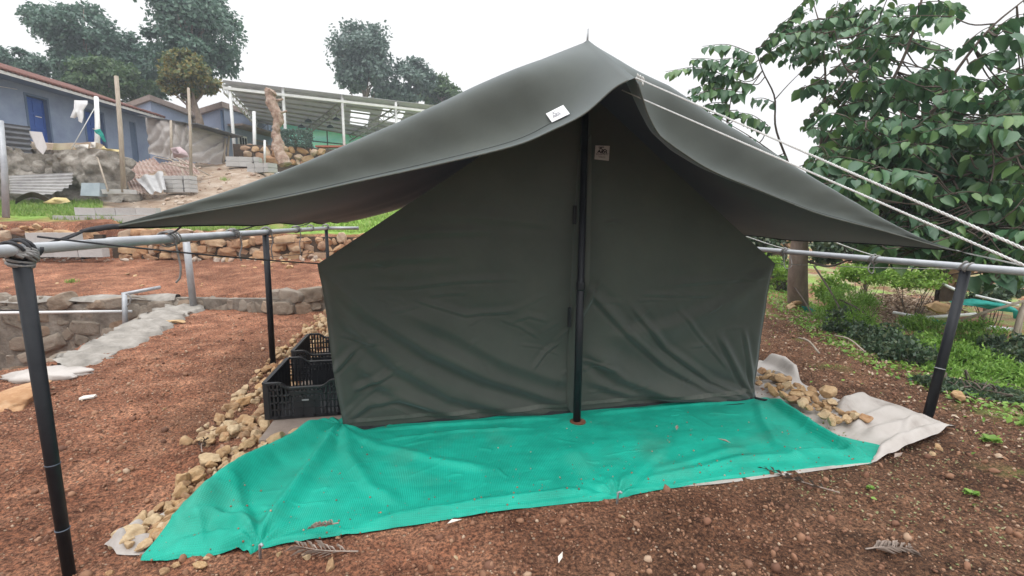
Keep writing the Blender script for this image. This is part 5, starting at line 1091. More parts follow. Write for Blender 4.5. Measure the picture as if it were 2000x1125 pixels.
obj("doorway", MB().box(UV(u0 - .2, 23.55, 5.0), (.3, .38, 1.98), AXU), M['dframe'], h1)
n_ = 130; g_ = np.zeros((n_, 8, 3))
for i_ in range(n_):
    v_ = 11 + (24.6 - 11) * i_ / (n_ - 1)
    for j in range(8): s_ = j / 7; g_[i_, j] = UV(-17.0 - 4.5 * s_, v_, 6.38 + 1.55 * s_ + .035 * abs(math.sin(i_ * 1.55)))
rf = obj("roof", MB().grid(g_), M['tile'], h1)
e_ = MB()
for i_ in range(64): e_.tube([UV(-16.97, 11.1 + i_ * .212, 6.39), UV(-17.4, 11.1 + i_ * .212, 6.55)], .05, 8)
obj("eave_tiles", e_, M['tile'], rf, True)
obj("eave_board", MB().box(UV(-17.05, 17.8, 6.31), (.03, 13.4, .10), AXU), M['whitesteel'], rf)
obj("soffit", MB().box(UV(-17.5, 17.8, 6.33), (.9, 13.4, .025), AXU), M['dframe'], rf)
cb = [UV(-17.88, 12, 6.0), UV(-17.86, 15.5, 5.86), UV(-17.86, 18.2, 6.08)]
obj("cable", MB().tube(smooth(cb, 12), .012, 5), M['white'], h1, True)
obj("clothes_line", MB().tube([P3(188, 205, 15.6), P3(140, 290, 14.9)], .012, 5), M['rope'], None, True, label="pale line slanting down from the veranda post", cat="line")
# beige tarp shelter
sh = thing("tarp_shelter", "lean-to of stretched beige tarp sheets under a thin dark roof", "shelter", P3(365, 320, 19.5))
def drape(q_, d_, m, name, parent, seed, amp=.07, nu=40, nv=30):
    q_ = [P3(a, b, c_) for (a, b), c_ in zip(q_, d_)]; g_ = np.zeros((nu, nv, 3))
    for i_ in range(nu):
        for j in range(nv):
            u_, v_ = i_ / (nu - 1), j / (nv - 1); p_ = (q_[0] * (1 - u_) + q_[1] * u_) * (1 - v_) + (q_[3] * (1 - u_) + q_[2] * u_) * v_
            g_[i_, j] = p_ - FW * amp * ((3 * float(fbm(u_ * 2 + v_ * 2.5 + seed, v_ * 1.2 - u_ * 2 + seed, 3, seed)) + 1.6 * abs(math.sin(8 * (u_ * .8 + v_) + 3 * float(vnoise(u_ * 2, v_ * 2, seed)))) ))
    return obj(name, MB().grid(g_), m, parent, True)
drape([(288, 231), (336, 238), (338, 312), (289, 300)], [19.8, 19.2, 18.9, 19.6], M['beigetarp'], "tarp_panel", sh, 5)
drape([(336, 238), (372, 243), (372, 318), (338, 312)], [19.2, 19.6, 19.4, 18.9], M['beigetarp'], "tarp_panel", sh, 9)
drape([(372, 262), (445, 268), (440, 322), (372, 318)], [19.6, 21.2, 21, 19.4], M['beigetarp'], "tarp_panel", sh, 14, .16)
drape([(372, 250), (425, 250), (445, 268), (372, 262)], [19.6, 20.8, 21.2, 19.6], M['beigetarp'], "tarp_panel", sh, 19, .02)
mb = MB()
for a, b in (((286, 229, 19.6), (372, 242, 19.4)), ((372, 242, 19.4), (464, 268, 21.4))): mb.bar(P3(*a), P3(*b), .7, .03)
obj("roof", mb, M['darksheet'], sh)
for a, b in (((335, 312, 18.85), (334, 236, 19.1)), ((444, 318, 21.1), (447, 262, 21.1)), ((436, 320, 20.9), (441, 270, 21))): obj("support", MB().tube([P3(*a), P3(*b)], .05, 8), M['wood'], sh, True)
# two flat-roofed blue buildings
def flat_house(A, B, C, z0, z1, label, fas, over=.35, loc=None):
    """A, B, C: left end, corner and right end in plan"""
    A, B, C = [np.array(q_[:2]) for q_ in (A, B, C)]; D_ = A + C - B
    t_ = thing("flat_roofed_house", label, "house", (*B, z0)); obj("wall", MB().prism([A, B, C, D_], z0, z1), M['bluegrey'], t_)
    c_ = (A + B + C + D_) / 4; ex = [q_ + (q_ - c_) / np.linalg.norm(q_ - c_) * over for q_ in (A, B, C, D_)]
    obj("roof_slab", MB().prism(ex, z1, z1 + .28), M['fascia'], t_); return t_
hA, hB, hC = P3(228, 195, 29.5), P3(293, 190, 26.5), P3(372, 207, 30.5)
flat_house(hA, hB, hC, 3.8, hB[2] - .2, "low blue flat-roofed house rising behind the tiled house", None)
hA, hB, hC = P3(386, 205, 27.5), P3(436, 207, 25.6), P3(530, 207, 29.5)
f3 = flat_house(hA, hB, hC, 3.8, hB[2] - .1, "blue-grey flat-roofed house left of the open canopy", None, .25)
def on_face(B, C, s, lift): d = C[:2] - B[:2]; n_ = np.array([d[1], -d[0]]); n_ /= np.linalg.norm(n_); return B[:2] + d * s + n_ * lift
def rect_on(B, C, s0, s1, z0, z1, lift, th=.05):
    a, b = on_face(B, C, s0, lift), on_face(B, C, s1, lift); a2, b2 = on_face(B, C, s0, lift - th), on_face(B, C, s1, lift - th); return MB().prism([a, b, b2, a2], z0, z1)
fw_ = obj("window", rect_on(hB, hC, .22, .40, 4.9, 6.1, .03), M['whitesteel'], f3)
for s_ in (.25, .30, .35): obj("pane", rect_on(hB, hC, s_, s_ + .035, 5.0, 6.0, .045, .02), M['dark'], fw_)
dr = obj("door_frame", rect_on(hB, hC, .52, .84, 4.0, 6.1, .03), M['fascia'], f3); obj("door_leaf", rect_on(hB, hC, .56, .80, 4.0, 6.0, .045, .02), M['darksheet'], dr)
obj("sun_shade", rect_on(hB, hC, .05, .95, 6.45, 6.55, .9, .9), M['fascia'], f3)
obj("downpipe", MB().tube([np.r_[on_face(hA, hB, .96, .06), 4.0], np.r_[on_face(hA, hB, .96, .06), hB[2] - .2]], .06, 8), M['dframe'], f3, True)
stone_wall("terrace_wall", [P3(458, 318, 22)[:2], P3(540, 315, 22.5)[:2], P3(640, 318, 23.5)[:2], P3(720, 320, 24)[:2]], lambda t: .95, .40, M['wallrock'], "red-brown stone terrace wall under the open canopy", .4, zfun=lambda a, b: P3(500, 318, 22)[2] - .05, seed=15)

# ------------------------------------------------------------------ open canopy with sheet roof
cn = thing("open_canopy", "large open steel canopy with a sloping grey sheet roof and skylights", "canopy", P3(450, 318, 22.5))
A_, B_ = P3(433, 156, 22), P3(850, 206, 26.2); Bx = A_ + (B_ - A_) * 1.35
D0, C0 = P3(505, 236, 28.5), P3(700, 271, 33.0); Cx = D0 + (C0 - D0) * (np.linalg.norm(Bx - A_) / np.linalg.norm(C0 - D0))
def rp(s_, t_): return (A_ * (1 - s_) + Bx * s_) * (1 - t_) + (D0 * (1 - s_) + Cx * s_) * t_
skl = [(.42, .50, .30, .60), (.545, .64, .18, .42), (.60, .68, .52, .80), (.74, .82, .30, .55)]
nS, nT = 150, 144; mb = MB(); lite = MB(); g_ = np.zeros((nS + 1, nT + 1, 3))
for i_ in range(nS + 1):
    for j in range(nT + 1): g_[i_, j] = rp(i_ / nS, j / nT) + [0, 0, .04 * SH(j * math.pi / 4)]
def issky(i_, j): s_, t_ = (i_ + .5) / nS, (j + .5) / nT; return any(a < s_ < b and c_ < t_ < d_ for a, b, c_, d_ in skl)
idx_ = np.arange((nS + 1) * (nT + 1)).reshape(nS + 1, nT + 1); fa, fb = [], []
for i_ in range(nS):
    for j in range(nT): (fb if issky(i_, j) else fa).append((idx_[i_, j], idx_[i_ + 1, j], idx_[i_ + 1, j + 1], idx_[i_, j + 1]))
mb.add(g_.reshape(-1, 3), fa); rf = obj("roof", mb, M['roofsheet'], cn, True)
M['skylight'] = mat('translucent_sheet', [(0.72, 0.73, 0.72), (0.8, 0.8, 0.8)], 0.5, 2, transl=0.75)
lite.add(g_.reshape(-1, 3), fb); obj("skylight", lite, M['skylight'], rf, True)
up_ = np.array([0, 0, 1.0])
pur = MB()
for t_ in np.linspace(.06, .98, 9): pur.bar(rp(0, t_) - up_ * .10, rp(1, t_) - up_ * .10, .06, .08)
obj("purlins", pur, M['sheet'], rf)
obj("eave_beam", MB().bar(P3(437, 172, 22), P3(437, 172, 22) + (Bx - A_) * 1.0, .10, .12), M['whitesteel'], cn)
zG = 4.1
for k_, (px_, py0, py1) in enumerate([(449, 318, 176), (495, 318, 219), (552, 300, 170), (668, 300, 188), (773, 280, 205)]):
    s_ = [0.0, None, .30, .60, .80][k_]
    if k_ == 1: a = P3(498, 320, 22.3); b = P3(496, 218, 22.3); obj("column", MB().tube([a, b], .075, 10), M['whitesteel'], cn, True); continue
    d_ = 22 + (26.2 - 22) * (px_ - 433) / (850 - 433) * 1.0; b = P3(px_, py1, d_); a = np.array([b[0], b[1], 3.6]); obj("column", MB().tube([a, b + up_ * .15], .07, 10), M['whitesteel'], cn, True)
def truss(a, b, n_, dep):
    mb = MB(); mb.bar(a, b, .06); a2, b2 = a - up_ * dep, b - up_ * dep; mb.bar(a2, b2, .06)
    for k_ in range(n_):
        p_, q_ = a + (b - a) * k_ / n_, a + (b - a) * (k_ + 1) / n_; mb.bar(p_ - up_ * dep, q_ if k_ % 2 else q_ - up_ * 0, .035); mb.bar(p_, p_ - up_ * dep, .035)
    return mb
for (s0, s1) in ((0.0, 0.0), (.395, .20), (.60, .40), (.80, .62)): obj("truss", truss(rp(s0, .02) - up_ * .12, rp(s1, .98) - up_ * .12, 12, .38), M['sheet'] if s0 else M['whitesteel'], cn)
obj("back_truss", truss(rp(0, .99) - up_ * .1, rp(1, .99) - up_ * .1, 26, .45), M['darksteel'], cn)
for k_, (s_, t_) in enumerate([(.14, .30), (.24, .55), (.36, .40), (.33, .62), (.55, .58), (.20, .75), (.66, .30)]):
    p_ = rp(s_, t_) - up_ * .35; lt = obj("hanging_lamp", MB().tube([p_ + up_ * .12, p_ + up_ * .06, p_, p_ - up_ * .05], [.05, .14, .2, .2], 12), M['darksteel'], cn, True); obj("lamp_rod", MB().tube([p_ + up_ * .1, p_ + up_ * .32], .015, 5), M['darksteel'], lt)
drape([(545, 234), (880, 288), (880, 330), (545, 300)], [29.2, 36, 36, 29.2], M['fencenet'], "green_netting", cn, 23, .12)
fr_ = MB(); a, b = P3(540, 268, 29), P3(860, 302, 35)
fr_.bar(a, b, .07); fr_.bar(a - up_ * 1.3, b - up_ * 1.3, .06)
for k_ in range(12): p_ = a + (b - a) * k_ / 11; fr_.bar(p_ + up_ * (1.2 if k_ % 3 == 0 else 0), p_ - up_ * 1.5, .06)
obj("back_railing", fr_, M['darksteel'], cn)
t_ = thing("red_bench", "small bench with a red top under the canopy", "bench", P3(645, 306, 24.5)); c_ = P3(650, 287, 24.5)
obj("seat", MB().box(c_, (1.6, .5, .09), AXU), M['red'], t_)
for k_ in (-1, 1): obj("leg", MB().box(c_ + RT * .65 * k_ - up_ * .28, (.1, .4, .46), AXU), M['darksteel'], t_)
obj("white_pole", MB().tube([P3(517, 318, 21.6), P3(517, 274, 21.6)], .05, 8), M['whitesteel'], None, True, label="short white pole between the canopy post and the tree stump", cat="pole")
# bare stump
st_px = [(556, 322), (548, 300), (541, 276), (540, 252), (546, 234), (538, 215), (530, 200), (527, 184), (531, 176)]
sp_ = smooth([P3(a, b, 17.6) for a, b in st_px], 70); rad = np.interp(np.linspace(0, 1, 70), [0, .12, .3, .6, .72, .85, .95, 1], [.22, .19, .15, .15, .18, .17, .19, .13]) * (1 + .16 * fbm(np.arange(70) * .45, np.zeros(70), 3, 91))
tr = thing("tree_stump", "bare lopped tree trunk with flaking bark and cut branch stubs", "tree", sp_[0])
mb = MB().tube(sp_, rad, 22); V_ = np.array(mb.v); V_ += (fbm(V_[:, 0] * 7 + V_[:, 2] * 5, V_[:, 1] * 7, 3, 92) * .10)[:, None] * np.array([1, .6, .2]); mb.v = [tuple(p_) for p_ in V_]
obj("trunk", mb, M['stump'], tr, True)
for a, b, r_ in (((542, 196, 17.6), (552, 194, 17.4), .05), ((545, 222, 17.6), (560, 217, 17.5), .05), ((525, 186, 17.6), (520, 188, 17.5), .06), ((541, 275, 17.6), (533, 274, 17.5), .04)): obj("branch_stub", MB().tube([P3(*a), P3(*b)], [r_, r_ * .7], 8), M['stump'], tr, True)
# ------------------------------------------------------------------ background trees
M['lf_far'] = leaf_mat('far_foliage', [(0.055, 0.125, 0.085), (0.085, 0.17, 0.115), (0.13, 0.215, 0.15), (0.065, 0.135, 0.10)], .25, .45, .5)
M['lf_far2'] = leaf_mat('far_foliage_bright', [(0.05, 0.10, 0.04), (0.09, 0.16, 0.06), (0.13, 0.19, 0.08)], .3, .5)
M['lf_yel'] = leaf_mat('yellowing_foliage', [(0.06, 0.12, 0.05), (0.11, 0.17, 0.06), (0.30, 0.22, 0.06), (0.20, 0.20, 0.07)], .3, .5)
M['lf_grey'] = leaf_mat('greygreen_foliage', [(0.075, 0.135, 0.105), (0.11, 0.175, 0.14), (0.16, 0.22, 0.18), (0.09, 0.145, 0.12)], .25, .45, .5)
LT_V = [(0, 0, 0), (.32, .42, .10), (0, 1, -.05), (-.32, .42, .10), (0, .45, 0)]; LT_F = [(0, 1, 4), (1, 2, 4), (2, 3, 4), (3, 0, 4)]
def crown(ells, n, size, clumps=46, spread=.30, hollow=.35, down=.35):
    """leaves in clumps spread through a few ellipsoids (centre, radii)"""
    P_, N_ = [], []
    vol = np.array([e_[1][0] * e_[1][1] * e_[1][2] for e_ in ells]) ** .67; vol /= vol.sum()
    for (c_, r_), f_ in zip(ells, vol):
        m_ = int(n * f_); k_ = max(8, int(clumps * f_ * len(ells) ** .5)); d_ = rand_dirs(k_); q_ = d_ * (hollow + (1 - hollow) * rng.random((k_, 1)) ** .5)
        w_ = rng.uniform(.4, 1.6, k_); ch = rng.choice(k_, m_, p=w_ / w_.sum()); off = np.clip(rng.normal(0, spread * .55, (m_, 3)), -spread, spread) * rng.uniform(.6, 1.3, (k_, 1))[ch]
        off[:, 2] *= .7; p_ = q_[ch] + off; P_.append(c_ + p_ * r_); N_.append(p_ / (np.linalg.norm(p_, axis=1)[:, None] + 1e-6))
    P_ = np.vstack(P_); N_ = np.vstack(N_); m_ = len(P_)
    d_ = N_ * .5 + rand_dirs(m_) * .8; d_[:, 2] -= down; d_ /= np.linalg.norm(d_, axis=1)[:, None]; nn = N_ + rand_dirs(m_) * .9 + [0, 0, .5]
    return scatter(LT_V, LT_F, P_, frames(d_, nn) * (size * rng.uniform(.6, 1.35, m_))[:, None, None])
def tree(name, label, px_ells, d, n, size, m, trunk, tr_r, group="trees on the hill behind the houses", extra=(), clumps=46, spread=.3, cat="tree", zbase=None):
    ells = [(P3(a, b, d + (e_[0] if e_ else 0)), np.array([rx, rx, ry]) / FPX * d) for (a, b, rx, ry, *e_) in px_ells]
    tp = [P3(a, b, d) for a, b in trunk]; base = tp[0].copy()
    if zbase is not None: tp = [np.array([tp[0][0], tp[0][1], zbase])] + tp; base = tp[0]
    t_ = thing(name, label, cat, base, group); q_ = smooth(tp, 24)
    mb = MB().tube(q_, np.linspace(tr_r, tr_r * .45, 24), 12)
    for (c_, r_) in ells:
        for k_ in range(5):
            s_ = q_[rng.integers(10, 23)]; e2 = c_ + rand_dirs(1)[0] * r_ * .75; md = (s_ + e2) / 2 + [0, 0, -.1 * r_[2]]; mb.tube(smooth([s_, md, e2], 8), np.linspace(tr_r * .35, tr_r * .07, 8), 6)
    obj("trunk", mb, M['bark'], t_, True)
    obj("crown", crown(ells, n, size, clumps, spread), m, t_)
    return t_
tree("hill_tree", "tall dark tree with a rounded top left of the sky gap, above the blue house", [(150, 62, 66, 68), (165, 135, 50, 46), (178, 90, 50, 55)], 32, 15000, .27, M['lf_far'], [(166, 195), (163, 150), (158, 90)], .24, zbase=4)
tree("hill_tree", "broad dark tree with its top cut by the frame, the largest on the hill", [(368, 60, 82, 84), (398, 110, 56, 52), (325, 85, 44, 55), (372, -20, 60, 40)], 31, 22000, .27, M['lf_far'], [(372, 210), (370, 150), (368, 70)], .3, clumps=64, zbase=4)
tree("hill_tree", "dark round tree filling the gap between the two tall trees", [(245, 120, 44, 44), (285, 145, 48, 45)], 34, 10000, .28, M['lf_far'], [(262, 200), (260, 150)], .2, zbase=4)
tree("hill_tree", "low dark tree above the tiled roof at the far left", [(40, 128, 46, 26), (75, 142, 36, 18), (8, 135, 30, 22)], 33, 7000, .27, M['lf_far'], [(45, 175), (42, 135)], .2, zbase=4)
tree("hill_tree", "brighter green bushy tree right behind the tiled roof", [(215, 158, 62, 36), (180, 170, 40, 28)], 29, 8000, .23, M['lf_far2'], [(210, 205), (212, 165)], .18, zbase=4)
tree("lopped_tree", "short tree with yellowing crown on a pale forked trunk", [(358, 130, 38, 26), (382, 160, 40, 28), (345, 160, 26, 24)], 24, 7000, .19, M['lf_yel'], [(392, 245), (379, 200), (372, 150)], .20, group=None, zbase=4)
tree("hill_tree", "tall airy grey-green tree right behind the canopy roof", [(705, 100, 52, 52), (722, 150, 46, 42), (685, 130, 32, 48), (735, 110, 38, 42)], 42, 14000, .32, M['lf_grey'], [(712, 240), (712, 190), (708, 110)], .26, spread=.32, zbase=5)
tree("hill_tree", "rounded grey-green tree next to the tall airy one", [(808, 160, 42, 38), (790, 185, 38, 24)], 43, 8000, .32, M['lf_grey'], [(805, 225), (808, 180)], .2, zbase=5)
tree("hill_tree", "smallest grey-green tree, partly behind the tent roof", [(862, 180, 30, 30), (880, 195, 30, 24)], 44, 5000, .32, M['lf_far2'], [(862, 225), (862, 190)], .18, zbase=5)
# clipped hedge block beside the stump
hp = P3(578, 272, 23); q_ = rng.uniform(-1, 1, (3200, 3)); q_[np.arange(3200), rng.integers(0, 3, 3200)] = np.sign(rng.normal(size=3200)) * rng.uniform(.8, 1.05, 3200)
pos = hp + (q_ * [.62, .5, .36]) @ AXU; hd = thing("hedge", "square clipped hedge behind the bare stump", "hedge", hp - up_ * .9)
obj("foliage", scatter(LT_V, LT_F, pos, frames(rand_dirs(3200), rand_dirs(3200)) * (.09 * rng.uniform(.7, 1.3, 3200))[:, None, None]), M['lf_grey'], hd)
obj("stem", MB().tube([hp - up_ * .95, hp], .06, 8), M['twig'], hd, True)

# ------------------------------------------------------------------ the big-leaved tree on the right
M['lf_big'] = leaf_mat('broad_leaf', [(0.035, 0.10, 0.055), (0.06, 0.155, 0.075), (0.09, 0.20, 0.09), (0.15, 0.26, 0.07), (0.04, 0.105, 0.065), (0.055, 0.13, 0.07)], .22, .42, .5)
BLV = [(0, 0, 0), (.32, .0, .05), (.52, .30, .10), (.45, .66, .06), (.17, .94, -.06), (0, 1.06, -.18), (-.17, .94, -.06), (-.45, .66, .06), (-.52, .30, .10), (-.32, .0, .05), (0, .35, -.04), (0, .70, -.07)]
BLF = [(0, 1, 10), (1, 2, 10), (2, 3, 10), (3, 11, 10), (3, 4, 11), (4, 5, 11), (0, 10, 9), (9, 10, 8), (8, 10, 7), (7, 10, 11), (7, 11, 6), (6, 11, 5)]
TB = np.array([6.46, 7.09, onz(6.46, 7.09) - .1]); bt = thing("broad_leaved_tree", "large spreading tree with big round drooping leaves to the right of the tent", "tree", TB)
wood = MB(); limbs = MB()
LIMBS = [
    ([(1562, 470, 8.0), (1568, 400, 7.9), (1540, 320, 7.7), (1515, 250, 7.5), (1513, 190, 7.4), (1490, 140, 7.2), (1476, 95, 7.1)], .055, .012),
    ([(1513, 195, 7.4), (1540, 165, 7.2), (1570, 135, 7.1)], .02, .008),
    ([(1568, 420, 7.9), (1600, 300, 7.2), (1612, 170, 6.9), (1605, 70, 6.8), (1590, 10, 6.8)], .06, .012),
    ([(1570, 410, 7.9), (1660, 300, 6.8), (1720, 200, 6.4), (1770, 100, 6.2), (1800, 0, 6.0), (1810, -60, 6.0)], .07, .015),
    ([(1570, 430, 7.9), (1700, 350, 6.2), (1800, 250, 5.7), (1860, 150, 5.4), (1930, 60, 5.2), (2000, 0, 5.1)], .07, .014),
    ([(1575, 440, 7.9), (1720, 390, 6.2), (1860, 350, 5.4), (2000, 300, 4.9), (2080, 270, 4.8)], .06, .014),
    ([(1575, 510, 8.0), (1620, 520, 7.7), (1670, 503, 7.3), (1760, 480, 6.7), (1880, 450, 6.0), (1990, 440, 5.4)], .05, .012),
    ([(1600, 300, 7.2), (1660, 180, 6.9), (1690, 90, 6.8), (1700, 10, 6.8)], .035, .01),
    ([(1720, 200, 6.4), (1650, 130, 6.3), (1630, 60, 6.2)], .03, .008),
    ([(1540, 320, 7.7), (1470, 270, 7.3), (1420, 240, 7.2)], .025, .008),
    ([(1860, 350, 5.4), (1900, 420, 5.2), (1960, 500, 5.0)], .03, .008),
]
TR = smooth([TB, P3(1558, 540, 8.05), P3(1562, 470, 8.0), P3(1568, 400, 7.9)], 20)
wood.tube(TR, np.linspace(.165, .11, 20), 16); limb_pts = []
for pts, r0, r1 in LIMBS:
    c_ = smooth([P3(*p_) for p_ in pts], 26); limbs.tube(c_, np.linspace(r0 * .42, r1 * .5, 26), 8); limb_pts += list(c_[6:])
limb_pts = np.array(limb_pts)
shoots = []
def sh_(a, b, da, db=None): shoots.append((P3(a[0], a[1], da), P3(b[0], b[1], db or da)))
for a, b, da in [((1470, 105), (1372, 84), 7.1), ((1478, 128), (1396, 112), 7.1), ((1425, 150), (1300, 132), 7.2), ((1470, 165), (1345, 168), 7.2), ((1450, 180), (1325, 190), 7.2), ((1425, 240), (1320, 210), 7.2), ((1440, 215), (1370, 232), 7.2),
                 ((1486, 90), (1582, 8), 7.0), ((1490, 110), (1568, 72), 7.0), ((1530, 60), (1590, -20), 6.9), ((1605, 75), (1640, 0), 6.8), ((1615, 60), (1710, 20), 6.7), ((1570, 135), (1640, 90), 6.9), ((1470, 270), (1400, 262), 7.2), ((1500, 245), (1440, 215), 7.3), ((1512, 200), (1470, 190), 7.3),
                 ((1530, 300), (1490, 330), 7.4), ((1550, 340), (1500, 290), 7.4), ((1640, 20), (1700, -30), 6.7), ((1880, 90), (1960, 40), 5.3), ((1940, 60), (2010, 20), 5.2), ((1900, 120), (1990, 90), 5.2), ((1960, 60), (2030, 100), 5.0), ((1440, 140), (1350, 108), 7.1), ((1455, 160), (1375, 145), 7.25), ((1430, 175), (1360, 182), 7.1), ((1420, 200), (1350, 215), 7.2), ((1560, 50), (1500, 80), 6.9), ((1575, 60), (1530, 100), 6.95), ((1600, 100), (1545, 120), 7.0), ((1620, 40), (1560, 45), 6.8), ((1650, 60), (1590, 60), 6.7), ((1590, 150), (1640, 170), 6.9)]: sh_(a, b, da)
def hole(a, b): return any(((a - x_) / rx) ** 2 + ((b - y_) / ry) ** 2 < 1 for x_, y_, rx, ry in [(1895, 118, 62, 30), (1545, 235, 30, 48), (1725, 60, 30, 30), (1850, 70, 40, 28), (1500, 300, 30, 30), (1640, 240, 22, 22), (1760, 250, 22, 16)])
for (n_, x0, x1, y0, y1, dl_, dh_) in [(34, 1560, 1720, 20, 220, 6.3, 7.4), (48, 1680, 1860, 0, 220, 5.6, 7.2), (30, 1850, 2040, 120, 260, 4.9, 6.2), (130, 1600, 2030, 230, 330, 5.2, 7.6), (220, 1620, 2040, 310, 440, 5.0, 7.8), (90, 1700, 2040, 430, 500, 5.2, 7.4), (14, 1590, 1700, 300, 440, 7.2, 8.2), (10, 1900, 2040, 480, 540, 4.9, 5.6), (26, 2000, 2160, 60, 480, 4.6, 6.0)]:
    k_ = 0
    while k_ < n_:
        a, b = rng.uniform(x0, x1), rng.uniform(y0, y1)
        if hole(a, b): k_ += .34; continue
        d_ = rng.uniform(dl_, dh_); p_ = P3(a, b, d_); o_ = rand_dirs(1)[0] * [1, 1, .45] * rng.uniform(.35, .75); o_[2] += .05; shoots.append((p_ - o_ / 2, p_ + o_ / 2)); k_ += 1
twigs = MB(); LP, LD, LN, LS = [], [], [], []
for a, b in shoots:
    i_ = np.argmin(np.linalg.norm(limb_pts - a, axis=1)); s_ = limb_pts[i_]
    if np.linalg.norm(s_ - a) > .12: twigs.tube(smooth([s_, (s_ + a) / 2 + [0, 0, -.05], a], 8), np.linspace(.009, .006, 8), 5)
    L_ = np.linalg.norm(b - a); c_ = smooth([a, (a + b) / 2 + [0, 0, .07 * L_], b + [0, 0, -.06 * L_]], 20); twigs.tube(c_, np.linspace(.007, .003, 20), 5)
    n_ = max(7, int(L_ / .042)); dr_ = (b - a) / L_; sd_ = np.cross(dr_, [0, 0, 1.0]); sd_ /= np.linalg.norm(sd_) + 1e-6
    for k_ in range(n_):
        t_ = (k_ + .6) / n_; p_ = c_[int(t_ * 19)]; s_ = 1 if k_ % 2 else -1; sz = rng.uniform(.095, .19) * (1 - .35 * t_ ** 2)
        d_ = sd_ * s_ * rng.uniform(.35, 1.0) + dr_ * rng.uniform(.2, .6) + np.array([0, 0, -rng.uniform(.55, 1.25)]); LP.append(p_ + d_ / np.linalg.norm(d_) * .03); LD.append(d_ / np.linalg.norm(d_)); LN.append(sd_ * s_ * .9 + dr_ * .35 + np.array([0, 0, .8]) + rng.normal(0, .5, 3)); LS.append(sz)
LP, LD, LN, LS = map(np.array, (LP, LD, LN, LS))
obj("trunk", wood, M['bark'], bt, True); obj("limbs", limbs, M['twig'], bt, True); obj("twigs", twigs, M['twig'], bt, True)
fr3 = frames(LD, LN) * LS[:, None, None]; fr3[:, :, 0] *= rng.uniform(.55, 1.0, (len(LS), 1)); fr3[:, :, 2] *= rng.uniform(.4, 2.6, (len(LS), 1))
obj("crown", scatter(BLV, BLF, LP, fr3), M['lf_big'], bt, True)

# trees and bushes behind it
M['lf_dark'] = leaf_mat('dark_shrub_leaf', [(0.03, 0.065, 0.035), (0.055, 0.10, 0.05), (0.09, 0.14, 0.07), (0.12, 0.13, 0.06)], .25, .4, .5)
M['lf_lime'] = leaf_mat('lime_leaf', [(0.15, 0.30, 0.04), (0.24, 0.42, 0.06), (0.34, 0.48, 0.10), (0.16, 0.28, 0.06)], .4, .5)
M['lf_fine'] = leaf_mat('feathery_leaf', [(0.11, 0.24, 0.035), (0.20, 0.39, 0.06), (0.32, 0.49, 0.10), (0.13, 0.24, 0.045)], .35, .5)
tree("thicket_tree", "dense dark tree filling the view behind the broad-leaved tree, nearer the trunk", [(1660, 420, 75, 95), (1720, 330, 70, 75), (1740, 450, 90, 60), (1660, 485, 80, 40)], 11.5, 16000, .13, M['lf_dark'], [(1690, 560), (1690, 450)], .045, group="trees behind the right bank", zbase=-.7)
tree("thicket_tree", "dense dark tree behind the right-hand railing at the photo's right edge", [(1900, 370, 110, 105), (2010, 300, 100, 130), (1850, 470, 90, 50), (1960, 490, 80, 40)], 10.5, 21000, .13, M['lf_dark'], [(1930, 560), (1930, 420)], .045, group="trees behind the right bank", zbase=-.8)
tree("thicket_tree", "slim dark tree seen between the fly sheet and the trunk", [(1500, 540, 34, 60), (1485, 470, 40, 30)], 11.5, 4500, .11, M['lf_dark'], [(1500, 600), (1495, 500)], .06, group="trees behind the right bank", zbase=-.2)

# ------------------------------------------------------------------ the planted bank on the right
def shrub(px_, py_, d_, rx, ry, n_, size, m, label, group="shrubs on the right bank", name="shrub", narrow=1.0, ground_z=None, up=.5):
    c_ = P3(px_, py_, d_); gz = onz(c_[0], c_[1]) if ground_z is None else ground_z; r_ = np.array([rx, rx, ry]) / FPX * d_; base = np.array([c_[0], c_[1], gz])
    t_ = thing(name, label, "shrub", base, group); mb = MB(); ns = 9; tips = []
    for k_ in range(ns):
        e2 = c_ + rand_dirs(1)[0] * r_ * [.8, .8, .8]; e2[2] = max(e2[2], gz + .08); mb.tube(smooth([base + rng.normal(0, .04, 3) * [1, 1, 0], (base + e2) / 2 + rng.normal(0, .05, 3), e2], 8), np.linspace(.011, .003, 8), 5)
    obj("stems", mb, M['twig'], t_, True)
    k_ = 30; q_ = rand_dirs(k_) * (.3 + .7 * rng.random((k_, 1)) ** .6); ch = rng.integers(0, k_, n_); p_ = c_ + (q_[ch] + rng.normal(0, .17, (n_, 3))) * r_; p_[:, 2] = np.maximum(p_[:, 2], gz + .02)
    d2 = rand_dirs(n_) * .9 + [0, 0, up]; d2 /= np.linalg.norm(d2, axis=1)[:, None]; f3_ = frames(d2, rand_dirs(n_) * .7 + [0, 0, 1.0]) * (size * rng.uniform(.6, 1.4, n_))[:, None, None]; f3_[:, :, 0] *= narrow
    obj("foliage", scatter(LT_V, LT_F, p_, f3_), m, t_); return t_
D_, F_, L_m = M['lf_dark'], M['lf_fine'], M['lf_lime']
for a in [(1655, 640, 6.2, 42, 34, 2200, .05, D_, "dark low shrub on the bank left of the debris, nearest the tree"), (1715, 668, 5.6, 50, 36, 2600, .048, D_, "dark leafy shrub in the middle of the bank edge"), (1770, 705, 4.9, 46, 38, 2400, .042, D_, "dark shrub on the bank just left of the leaning black post"),
          (1840, 770, 4.1, 40, 26, 1500, .036, D_, "dark low shrub on the bank just right of the leaning black post"), (1935, 800, 3.9, 60, 28, 2000, .034, D_, "dark low shrub on the bank near the right edge of the photo")]: shrub(*a)
